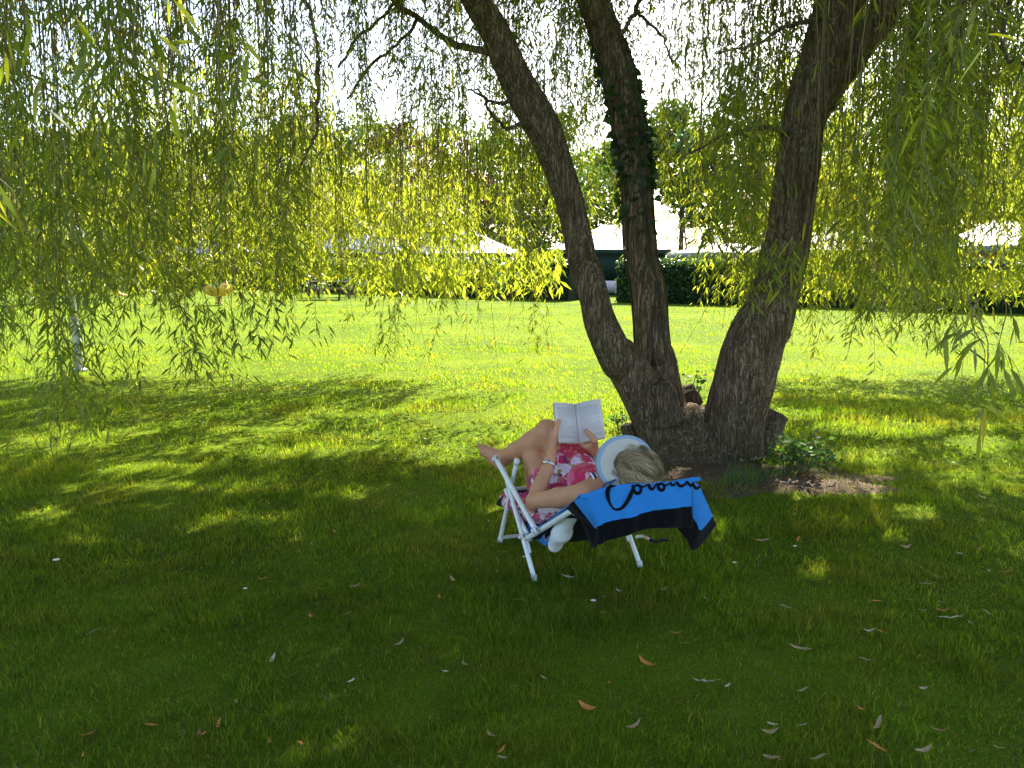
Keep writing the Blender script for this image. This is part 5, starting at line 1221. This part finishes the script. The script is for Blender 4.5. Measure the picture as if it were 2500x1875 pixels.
link('lock', mesh_np('lock', np.concatenate(m.V), m.P, [M['hair']], smooth=True), hair)

a = NT('dark_blond_hair'); c = a.ramp(a.rnd(), [(0, (.09, .06, .03)), (.6, (.24, .165, .085)), (1, (.40, .30, .17))]); M['hairdark'] = a.done(a.principled(c, .45, .4))
link('under_lock', mesh_np('under_lock', np.concatenate(mdk.V), mdk.P, [M['hairdark']], smooth=True), hair)
# sun visor: cream brim with a pale blue rim and band
M['cream'] = plain('cream_straw', (.50, .45, .40), .8, .2, .12, 130, .001); M['paleblue'] = plain('pale_blue_cloth', (.25, .34, .44), .8, .2, .1, 120, .0006); M['darkblue'] = plain('dark_blue_cord', (.05, .10, .20), .7, .2)
nv, nu = 14, 60; th = np.linspace(-2.15, 2.15, nu); V = []; 
for j in range(nv):
    v = j / (nv - 1)
    for tt in th:
        wdt = .104 * max(0, math.cos(tt * .70)) ** .9 + .004
        rr, ff = .070 + wdt * v * .95, .082 + wdt * v * 1.02
        V.append(hd(rr * math.sin(tt), -.006 + ff * math.cos(tt), .062 + .012 * math.cos(tt) - .10 * wdt * v - .10 * (abs(math.sin(tt)) ** 2) * wdt * v * 2.2))
V = np.array(V); i, j = np.meshgrid(np.arange(nv - 1), np.arange(nu - 1), indexing='ij'); k_ = (i * nu + j).ravel(); Qt = np.stack([k_, k_ + 1, k_ + nu + 1, k_ + nu], -1); n_ = len(V)
mi = np.where((i.ravel() >= nv - 4), 1, 0); V2 = V - HU * .004
visor = link('sun_visor', mesh_np('sun_visor', np.concatenate([V, V2]), [Qt, Qt[:, ::-1] + n_, np.array([[(nv - 1) * nu + x, (nv - 1) * nu + x + 1, (nv - 1) * nu + x + 1 + n_, (nv - 1) * nu + x + n_] for x in range(nu - 1)])], [M['cream'], M['paleblue']], [mi, mi, 1], smooth=True), reader)
m = MB(); tt = np.linspace(-2.5, 2.5, 60); ring = np.stack([hd(.074 * math.sin(x), -.006 + .087 * math.cos(x), .062 + .014 * math.cos(x)) for x in tt])
A_ = np.concatenate([ring - HU * .004, ring + HU * .030, ring + HU * .030 * 1.0 - 0.004 * np.stack([HR * math.sin(x) + HF * math.cos(x) for x in tt]), ring - HU * .004 - 0.004 * np.stack([HR * math.sin(x) + HF * math.cos(x) for x in tt])]); k_ = 60; i = np.arange(59)
m.add(A_, [np.concatenate([np.stack([i + a_ * k_, i + 1 + a_ * k_, i + 1 + ((a_ + 1) % 4) * k_, i + ((a_ + 1) % 4) * k_], -1) for a_ in range(4)])])
m.build('visor_band', M['cream'], visor, True)
m = MB(); m.tube(np.stack([hd(.078 * math.sin(x), -.006 + .091 * math.cos(x), .066 + .014 * math.cos(x)) for x in np.linspace(-2.3, 2.3, 50)]), .0035, 6)
for s_ in (0, 1): m.tube(spline([hd(-.092, .035, .072), hd(-.108 - .01 * s_, .045 + .012 * s_, .078), hd(-.125, .05 + .02 * s_, .066), hd(-.145 - .004 * s_, .052 + .03 * s_, .056)], 14), .0045, 6)
m.build('visor_cord', M['darkblue'], visor, True)

# ------------------------------------------------------------------ the open book
book = tag(empty('book', tuple(OO), CH_ROT), 'open paperback book with printed pages held up by the reader', 'book')
a = NT('printed_page'); uv = a.t.nodes.new('ShaderNodeUVMap'); s_ = a.n('SeparateXYZ'); a.t.links.new(uv.outputs[0], s_.inputs[0])
ln = a.math('FRACT', a.math('MULTIPLY', s_.outputs[1], 34.0)); ink = a.ramp(ln, [(0, (1, 1, 1)), (.52, (1, 1, 1)), (.58, (0, 0, 0)), (.92, (0, 0, 0)), (1, (1, 1, 1))])
mp = a.n('Mapping'); mp.inputs['Scale'].default_value = (70, 34, 1); a.t.links.new(uv.outputs[0], mp.inputs[0]); gl = a.noise(mp.outputs[0], 1.0, 3, .8)
row = a.t.nodes.new('ShaderNodeTexWhiteNoise'); row.noise_dimensions = '1D'; a.t.links.new(a.math('FLOOR', a.math('MULTIPLY', s_.outputs[1], 34.0)), row.inputs[1])
endx = a.math('SUBTRACT', .90, a.math('MULTIPLY', a.math('GREATER_THAN', row.outputs[0], .8), .35))
mg = a.math('MULTIPLY', a.math('MULTIPLY', a.math('GREATER_THAN', s_.outputs[0], .12), a.math('LESS_THAN', s_.outputs[0], endx)), a.math('MULTIPLY', a.math('GREATER_THAN', s_.outputs[1], .10), a.math('LESS_THAN', s_.outputs[1], .90)))
inkm = a.math('MULTIPLY', a.math('MULTIPLY', a.math('SUBTRACT', 1.0, ink), a.ramp(gl, [(.36, (.25, .25, .25)), (.5, (.9, .9, .9))])), mg)
c = a.mix(inkm, (.62, .55, .53), (.30, .27, .28)); M['page'] = a.done(a.principled(c, .8, .1))
M['pageedge'] = plain('page_edges', (.62, .54, .44), .85, .1, .2, 200); M['cover'] = plain('book_cover', (.60, .55, .50), .5, .3)
BH, BWd = .106, .122
def half(sg):
    n_ = 16; t = np.linspace(0, 1, n_); x = sg * (BWd * t); z0 = -.018 + (.060 if sg < 0 else .085) * t; bul = z0 + .016 * np.sin(np.pi * np.clip(t * 1.02, 0, 1)) ** .7 * (1 - .35 * t) + .004
    if sg < 0: z_back = z0 - .016 * np.clip(t * 6, 0, 1) - .004
    else: z_back = z0 - .007 * np.clip(t * 6, 0, 1) - .003
    V = np.array([bk(x[i], y, z) for y in (-BH, BH) for zz_ in (bul, z_back) for i, z in [(i, zz_[i]) for i in range(n_)]])
    fb, bb, ft, bt_ = 0, n_, 2 * n_, 3 * n_; i = np.arange(n_ - 1); m_ = lambda a_, b_: np.stack([a_ + i, a_ + i + 1, b_ + i + 1, b_ + i], -1)
    e_ = n_ - 1
    polys = [m_(fb, ft), np.concatenate([m_(ft, bt_), m_(bb, fb), np.array([[e_ + fb, e_ + bb, e_ + bt_, e_ + ft], [bb, fb, ft, bt_]])])]
    me = mesh_np('page_block', V, polys, [M['page'], M['pageedge']], [0, 1]); ul = me.uv_layers.new(name='UVMap'); uvs = np.zeros((len(me.loops), 2), np.float32); li = np.empty(len(me.loops), np.int32); me.loops.foreach_get('vertex_index', li)
    uvs[:, 0] = np.array(t if sg > 0 else 1 - t)[li % n_]; uvs[:, 1] = (li >= 2 * n_); ul.data.foreach_set('uv', uvs.ravel())
    link('page_block', me, book)
    V = np.array([bk(xx * 1.015, y * 1.01, z - dz) for y in (-BH, BH) for dz in (.0005, .0025) for xx, z in zip(x, z_back)])
    polys = [np.concatenate([m_(fb, ft)[:, ::-1], m_(bb, bt_), m_(ft, bt_), m_(bb, fb), np.array([[e_ + fb, e_ + bb, e_ + bt_, e_ + ft], [bb, fb, ft, bt_]])])]
    link('cover', mesh_np('cover', V, polys, [M['cover']]), book)
half(-1); half(1)

# ------------------------------------------------------------------ folding chair
chair = tag(empty('deck_chair', tuple(OO), CH_ROT), 'white tube folding lounge chair standing on the shaded grass', 'chair')
M['tube'] = plain('white_enamel_tube', (.74, .74, .73), .3, .5, .07, 30); M['plastic'] = plain('white_plastic', (.66, .66, .64), .45, .4); M['sling'] = plain('navy_black_sling', (.012, .014, .022), .8, .2)
def tb(name, a_, b_, r=.0125, mat='tube', cap=True, mids=()):
    m = MB(); t = np.linspace(0, 1, 14)[:, None]; m.tube(np.asarray(a_) * (1 - t) + np.asarray(b_) * t, r, 16)
    o = m.build(name, M[mat], chair, True)
    return o
AF, AT = np.array([-HW, 0, .012]), np.array([-HW, .50, .475]); BF, BT = np.array([-HW + .02, .628, .012]), np.array([-HW + .02, .335, .545])
CF, CBk = np.array([-HW - .026, .555, .516]), np.array([-HW - .026, -.085, .300]); DB, DT = np.array([-HW + .003, .125, .186]), np.array([-HW + .012, -.47, .515])
for s_ in (-1, 1):
    mir = lambda p: np.array([p[0] if s_ < 0 else -p[0], p[1], p[2] + (.03 if s_ > 0 and p[1] < -.5 else 0)])
    l1 = tb('leg', mir(AF), mir(AT)); l2 = tb('leg', mir(BF), mir(BT)); ar = tb('armrest', mir(CF), mir(CBk), .0145); br = tb('back_rail', mir(DB), mir(DT), .0135)
    for l_, p_ in ((l1, AF), (l2, BF)):
        m = MB(); m.tube([mir(p_) - [0, 0, .010], mir(p_) + [0, .012 * (1 if p_ is AF else -1), .02]], .0155, 14); m.build('foot_cap', M['plastic'], l_, True)
    for nm, (p_, q_) in dict(front=(CF, AT), rear=(CBk, DB * .62 + DT * .38), cross=(AF * .64 + AT * .36, DB * .9 + DT * .1)).items():
        m = MB(); m.box((mir(p_) + mir(p_ * .96 + q_ * .04)) / 2 - [0, .0, .0], (.034, .042, .036), bev=.009); m.tube([mir(p_) + [-.024 , 0, 0], mir(p_) + [.024, 0, 0]], .009, 10); m.build('hinge', M['plastic'], chair)
    tb('link_bar', mir(AF * .78 + AT * .22) + [.0, 0, .0] + np.array([.016 * -s_, 0, 0]), mir(DB) + np.array([.014 * -s_, .06, .0]), .0085)
    tb('seat_rail', mir(DB + [.012, -.02, .0]), mir(np.array([-HW + .03, .56, .33])), .0115)
    m = MB(); m.tube([mir(CF), mir(CF) + [0, .014, .0055], mir(CF) + [0, .018, .007]], [.0155, .0155, .010], 14); m.build('end_cap', M['plastic'], ar, True)
    m = MB(); m.tube([mir(BT) - [0, -.006, .012], mir(BT) + [0, -.008, .016]], .0165, 14); m.build('end_cap', M['plastic'], l2, True)
mirr = lambda p: np.array([-p[0], p[1], p[2]])
tb('crossbar', (-.245, -.520, .530), (.25, -.526, .566), .0115)
for s_ in (-1, 1): tb('back_rail', (s_ * (HW - .018), -.455, .490 + .03 * (s_ > 0)), (s_ * .250, -.516, .520 + .034 * (s_ > 0)), .0105); tb('crossbar', BF + [0, -.01, .018], mirr(BF) + [0, -.01, .018], .0105); tb('crossbar', (-HW + .03, .56, .33), (HW - .03, .56, .33), .0115); tb('crossbar', AF * .62 + AT * .38, mirr(AF * .62 + AT * .38), .0105)
rows = []
for (f_, u_, sag) in [(-.545, .575, 0), (-.4, .488, .02), (-.2, .372, .035), (0, .256, .045), (.12, .19, .04), (.26, .215, .045), (.42, .275, .03), (.555, .322, 0)]:
    rows.append([(x * (HW - .03), f_, u_ - sag * (1 - x * x) - .004) for x in (-1, -.6, -.2, .2, .6, 1)])
V, Qt, Qb, Qr, _, _ = sheet(rows, 30, 60, .002); link('sling', mesh_np('sling', V, [Qt, Qb, Qr], [M['sling']], smooth=True), chair)
# black corner of the sling showing at the front left
V, Qt, Qb, Qr, _, _ = sheet([[on_r(300, 905, -.30), on_r(335, 880, -.28), on_r(360, 900, -.26)], [on_r(275, 950, -.31), on_r(300, 968, -.30), on_r(350, 965, -.27)]], 12, 8, .003); link('sling_corner', mesh_np('sling_corner', V, [Qt, Qb, Qr], [M['sling']], smooth=True), chair)

# ------------------------------------------------------------------ beach towel over the chair back
def terry(name, col):
    a = NT(name); v = a.coord('Object'); n_ = a.noise(v, 420, 2, .8); n2_ = a.noise(v, 20, 3)
    c = a.mix(n2_, tuple(x * .82 for x in col), tuple(x * 1.1 for x in col)); c = a.mix(a.math('MULTIPLY', n_, .5), c, tuple(x * .55 for x in col))
    return a.done(a.principled(c, .95, .05, a.bump(n_, .8, .003), **{'Sheen Weight': .06}))
M['tblue'] = terry('blue_terry', (.032, .235, .64)); M['tblack'] = terry('black_terry', (.005, .005, .006)); M['twhite'] = terry('white_terry', (.78, .78, .80)); M['tpink'] = terry('print_terry', (.5, .5, .5))
towel = tag(empty('beach_towel', tuple(OO), CH_ROT), 'blue beach towel with black border and black script lettering hanging over the chair back', 'towel')
FR, SL = -.556, .0
def pf(cx, cy, f=-.575): return on_f(cx, cy, f, 0.0)
R0 = [on_r(850, 985, -HW - .016), on_r(905, 935, -HW - .018), on_f(1062, 850, -.556), on_f(1230, 797, -.560), on_f(1400, 782, -.562), on_f(1560, 771, -.562), on_f(1740, 760, -.560), on_f(1893, 750, -.556)]
R1 = [on_f(985, 1100, -.50), pf(1085, 1152, -.53), pf(1125, 1126, -.575), pf(1240, 1089, -.592), pf(1400, 1058, -.59), pf(1560, 1010, -.592), pf(1740, 985, -.59), pf(1893, 967, -.578)]
R2 = [on_f(1062, 1312, -.49), pf(1088, 1306, -.525), pf(1135, 1280, -.57), pf(1250, 1240, -.59), pf(1400, 1200, -.588), pf(1560, 1156, -.59), pf(1740, 1150, -.588), pf(1903, 1147, -.57)]
def towel_grid(R0, R1, R2, ne=64, nv=20, amp=.012, seed=1):
    R0, R1, R2 = (np.array(x) for x in (R0, R1, R2)); A0, A1, A2 = (spline(x, ne) for x in (R0, R1, R2)); out_ = []
    for k in range(nv + 1):
        v = k / nv
        out_.append(A0 + (A1 - A0) * v * 2 if v < .5 else A1 + (A2 - A1) * (v * 2 - 1))
    G = np.array(out_); v = np.linspace(0, 1, nv + 1)[:, None]; x = np.arange(ne)[None]
    G[..., 1] += amp * v * noise(x * .22, v * 1.5, 0, seed) + amp * .3 * noise(x * .5, v * 4, 0, seed + 1)
    return G
def grid_faces(nr, nc): 
    i, j = np.meshgrid(np.arange(nr - 1), np.arange(nc - 1), indexing='ij'); k_ = (i * nc + j).ravel(); return np.stack([k_, k_ + 1, k_ + nc + 1, k_ + nc], -1), i.ravel(), j.ravel()
def solid_grid(G, mi, mats, name, th=.0035, back=None):
    nr, nc = G.shape[:2]; du = np.gradient(G, axis=1); dv = np.gradient(G, axis=0); nn = np.cross(du, dv); nn /= np.linalg.norm(nn, axis=-1)[..., None] + 1e-12
    Qf, i, j = grid_faces(nr, nc); V = np.concatenate([G.reshape(-1, 3), (G - nn * th * np.sign(nn[..., 1:2].mean() + 1e-9) * -1).reshape(-1, 3)]); m_ = nr * nc
    rim = np.array(list(range(nc)) + [x * nc + nc - 1 for x in range(1, nr)] + [(nr - 1) * nc + x for x in range(nc - 2, -1, -1)] + [x * nc for x in range(nr - 2, 0, -1)]); r2 = np.roll(rim, -1)
    return link(name, mesh_np(name, V, [Qf, Qf[:, ::-1] + m_, np.stack([r2, rim, rim + m_, r2 + m_], -1)], mats, [mi(i, j), mi(i, j), 1], smooth=True), towel)
G = towel_grid(R0, R1, R2)
c1col = 64 / 7
solid_grid(G, lambda i, j: np.where((i >= 10) | (j < c1col), 1, 0), [M['tblue'], M['tblack']], 'hanging_panel')
# right hand flap that falls past the chair corner
F0 = [on_f(1892, 751, -.553), on_f(1915, 765, -.545), on_f(1945, 790, -.53), on_f(1962, 812, -.51)]
F1 = [on_f(1898, 1058, -.545), on_f(1935, 1110, -.54), on_f(1970, 1165, -.53), on_f(2068, 1050, -.47)]
F2 = [on_f(1775, 1150, -.54), on_f(1850, 1240, -.54), on_f(1922, 1330, -.53), on_f(2094, 1125, -.47)]
G2 = towel_grid(F0, F1, F2, 30, 20, .003, 5)
solid_grid(G2, lambda i, j: np.where((i >= 10), 1, 0), [M['tblue'], M['tblack']], 'corner_flap')
# part that lies over the bar and under the reader
rows = []
for (f_, u_) in [(-.556, .588), (-.548, .600), (-.53, .592), (-.45, .535), (-.3, .447), (-.1, .325), (.06, .225), (.16, .205)]:
    rows.append([(x * (HW + (.0 if f_ > -.5 else .0)) + .005, f_, u_ + .03 * (x + 1) / 2 * (f_ < -.4) - .03 * (1 - x * x) * (f_ > -.4)) for x in (-1.0, -.5, 0, .5, 1.0)])
V, Qt, Qb, Qr, _, _ = sheet(rows, 30, 50, .003, .003, 7); link('lying_panel', mesh_np('lying_panel', V, [Qt, Qb, Qr], [M['tblue']], smooth=True), towel)
# side of the towel drooping below the seat rail, with a black and white print
a = NT('towel_print'); v = a.coord('Object'); n_ = a.noise(v, 34, 4, .75); n2_ = a.noise(v, 11, 2)
c = a.ramp(n_, [(.44, (.008, .008, .01)), (.50, (.008, .008, .01)), (.54, (.65, .65, .68)), (.60, (.008, .008, .01))], 'CONSTANT'); 
M['tprint'] = a.done(a.principled(c, .95, .05))
r0 = [on_r(500, 1100, -.235), on_r(600, 1130, -.23), on_r(690, 1110, -.225), on_r(790, 1090, -.23)]
r1 = [on_r(545, 1165, -.25), on_r(620, 1190, -.25), on_r(690, 1200, -.25), on_r(760, 1190, -.25)]
r2 = [on_r(600, 1225, -.24), on_r(640, 1265, -.24), on_r(680, 1290, -.24), on_r(700, 1300, -.245)]
V, Qt, Qb, Qr, _, _ = sheet([r0, r1, r2], 34, 24, .003, .006, 9); i, j = np.meshgrid(np.arange(23), np.arange(33), indexing='ij'); i, j = i.ravel(), j.ravel()
mi = np.where(j > 29, 1, np.where((np.hypot((i - 10) / 7, (j - 22) / 5) < 1 + .3 * noise(i * .5, j * .5, 0, 2)), 2, 0)); link('side_fold', mesh_np('side_fold', V, [Qt, Qb, Qr], [M['tblue'], M['tblack'], M['tprint']], [mi, mi, 1], smooth=True), towel)
# script lettering, lying on the hanging panel and cut off by the ridge
def on_panel(cx, cy):
    px, py = crop(cx, cy); d = ray(px, py); best = None
    for s_ in np.linspace(-.600, -.545, 24):
        p_ = on_f(cx, cy, s_); e_ = np.linalg.norm(GG - p_, axis=1).min()
        if best is None or e_ < best[0]: best = (e_, p_)
    return best[1] + np.array([0, -.0035, 0])
GG = np.concatenate([spline(np.array([G[i, j] for j in range(0, 64)]), 190) for i in range(0, 12)])
tx = MB(); nrmT = np.array([0, -1.0, .05])
def stroke(pts, w):
    pts = np.array([on_panel(*p_) for p_ in spline(np.array(pts, float), max(10, len(pts) * 6))]); k_ = len(pts)
    w = np.interp(np.linspace(0, 1, k_), np.linspace(0, 1, len(w)), w) * .00062
    nT = nrmT / np.linalg.norm(nrmT); ribbon(tx, pts, nT, w, .0012)
stroke([(1262, 797), (1215, 806), (1196, 840), (1197, 890), (1215, 945), (1243, 985), (1275, 993), (1310, 982), (1345, 945), (1372, 900), (1392, 855), (1402, 820), (1400, 790)], [6, 26, 38, 30, 16, 14, 17, 24, 30, 34, 30, 20, 16])
el = lambda cx, cy, rx, ry, rot=0, a0=0, a1=360: [(cx + rx * math.cos(R_(x)) * math.cos(rot) - ry * math.sin(R_(x)) * math.sin(rot), cy + rx * math.cos(R_(x)) * math.sin(rot) + ry * math.sin(R_(x)) * math.cos(rot)) for x in np.linspace(a0, a1, 16)]
stroke(el(1440, 826, 30, 34, -.2), [20, 26, 22, 16, 20]); stroke([(1466, 800), (1486, 806), (1510, 796), (1530, 786)], [14, 14, 13, 12])
stroke([(1534, 784), (1540, 808), (1556, 824), (1574, 818), (1588, 796), (1596, 780)], [22, 24, 24, 18, 12, 10])
stroke(el(1638, 806, 25, 28, -.3), [18, 24, 24, 18, 18]); stroke([(1600, 776), (1612, 800)], [14, 16]); stroke([(1662, 792), (1684, 792), (1704, 774)], [12, 12, 10])
stroke([(1712, 766), (1722, 786), (1742, 792), (1762, 764)], [18, 20, 16, 10]); stroke([(1768, 764), (1780, 788), (1802, 800), (1828, 790), (1848, 762)], [18, 22, 22, 18, 12])
stroke([(1852, 760), (1862, 780), (1878, 792), (1890, 800)], [16, 20, 22, 22])
link('lettering', mesh_np('lettering', np.concatenate(tx.V), tx.P, [M['tblack']]), towel)
tx = MB(); GG = np.concatenate([spline(G2[i], 60) for i in range(0, 8)])
stroke([(1897, 770), (1908, 800), (1925, 818), (1948, 812), (1962, 800)], [18, 22, 24, 20, 10])
link('lettering', mesh_np('lettering', np.concatenate(tx.V), tx.P, [M['tblack']]), towel)
# hem line of thinner weave
# white padded cushion slung under the left back rail
cu = tag(empty('cushion', tuple(OO), CH_ROT), 'white padded roll cushion hanging under the left rail of the chair back', 'cushion')
Cf = Field((-.42, -.5, .0), (.2, .35, .6), .0055); p0, p1 = on_r(868, 1085, -.235), on_r(755, 1275, -.245)
Cf.chain([p0 + [.015, 0, .03], p0 * .5 + p1 * .5 + [.005, 0, 0], p1 + [0, 0, -.01]], [.036, .044, .034], .03)
sl_, P_ = Cf.sub(Cf.lo, Cf.lo + Cf.h * (Cf.n - 1)); Cf.d[sl_] += (.006 * noise(P_[..., 0] * 22, P_[..., 1] * 22, P_[..., 2] * 22, 3)).astype(np.float32); V, Q = Cf.mesh()
link('cushion_cover', mesh_np('cushion_cover', V, [Q], [M['twhite']], smooth=True), cu)
# strap with a pastel stripe lying in the grass under the chair
p0 = gnd(*crop(1425, 1290)); p1 = gnd(*crop(1670, 1318)); e = tag(empty('fabric_strap', tuple(p0)), 'dark strap with a pastel striped end lying on the grass behind the right chair leg', 'strap')
a = NT('striped_strap'); v = a.coord('Object'); s_ = a.n('SeparateXYZ'); a.t.links.new(v, s_.inputs[0]); c = a.ramp(a.math('FRACT', a.math('MULTIPLY', s_.outputs[0], 9.0)), [(0, (.45, .60, .50)), (.35, (.55, .25, .12)), (.6, (.30, .38, .42)), (.8, (.02, .02, .025))], 'CONSTANT'); M['strapstripe'] = a.done(a.principled(c, .7, .2))
dd = p1 - p0; t = np.linspace(0, 1, 16)[:, None]; base = dd * t + np.array([0, 0, .045]) + np.array([0, 0, .012]) * np.sin(t * 7)
m = MB(); ribbon(m, base[:8], np.array([0, -.5, .86]), .022, .003); m.build('striped_end', M['strapstripe'], e); m = MB(); ribbon(m, base[7:], np.array([0, -.5, .86]), .022, .003); m.box(base[-1], (.05, .035, .012), bev=.004); m.build('strap_band', M['sling'], e)
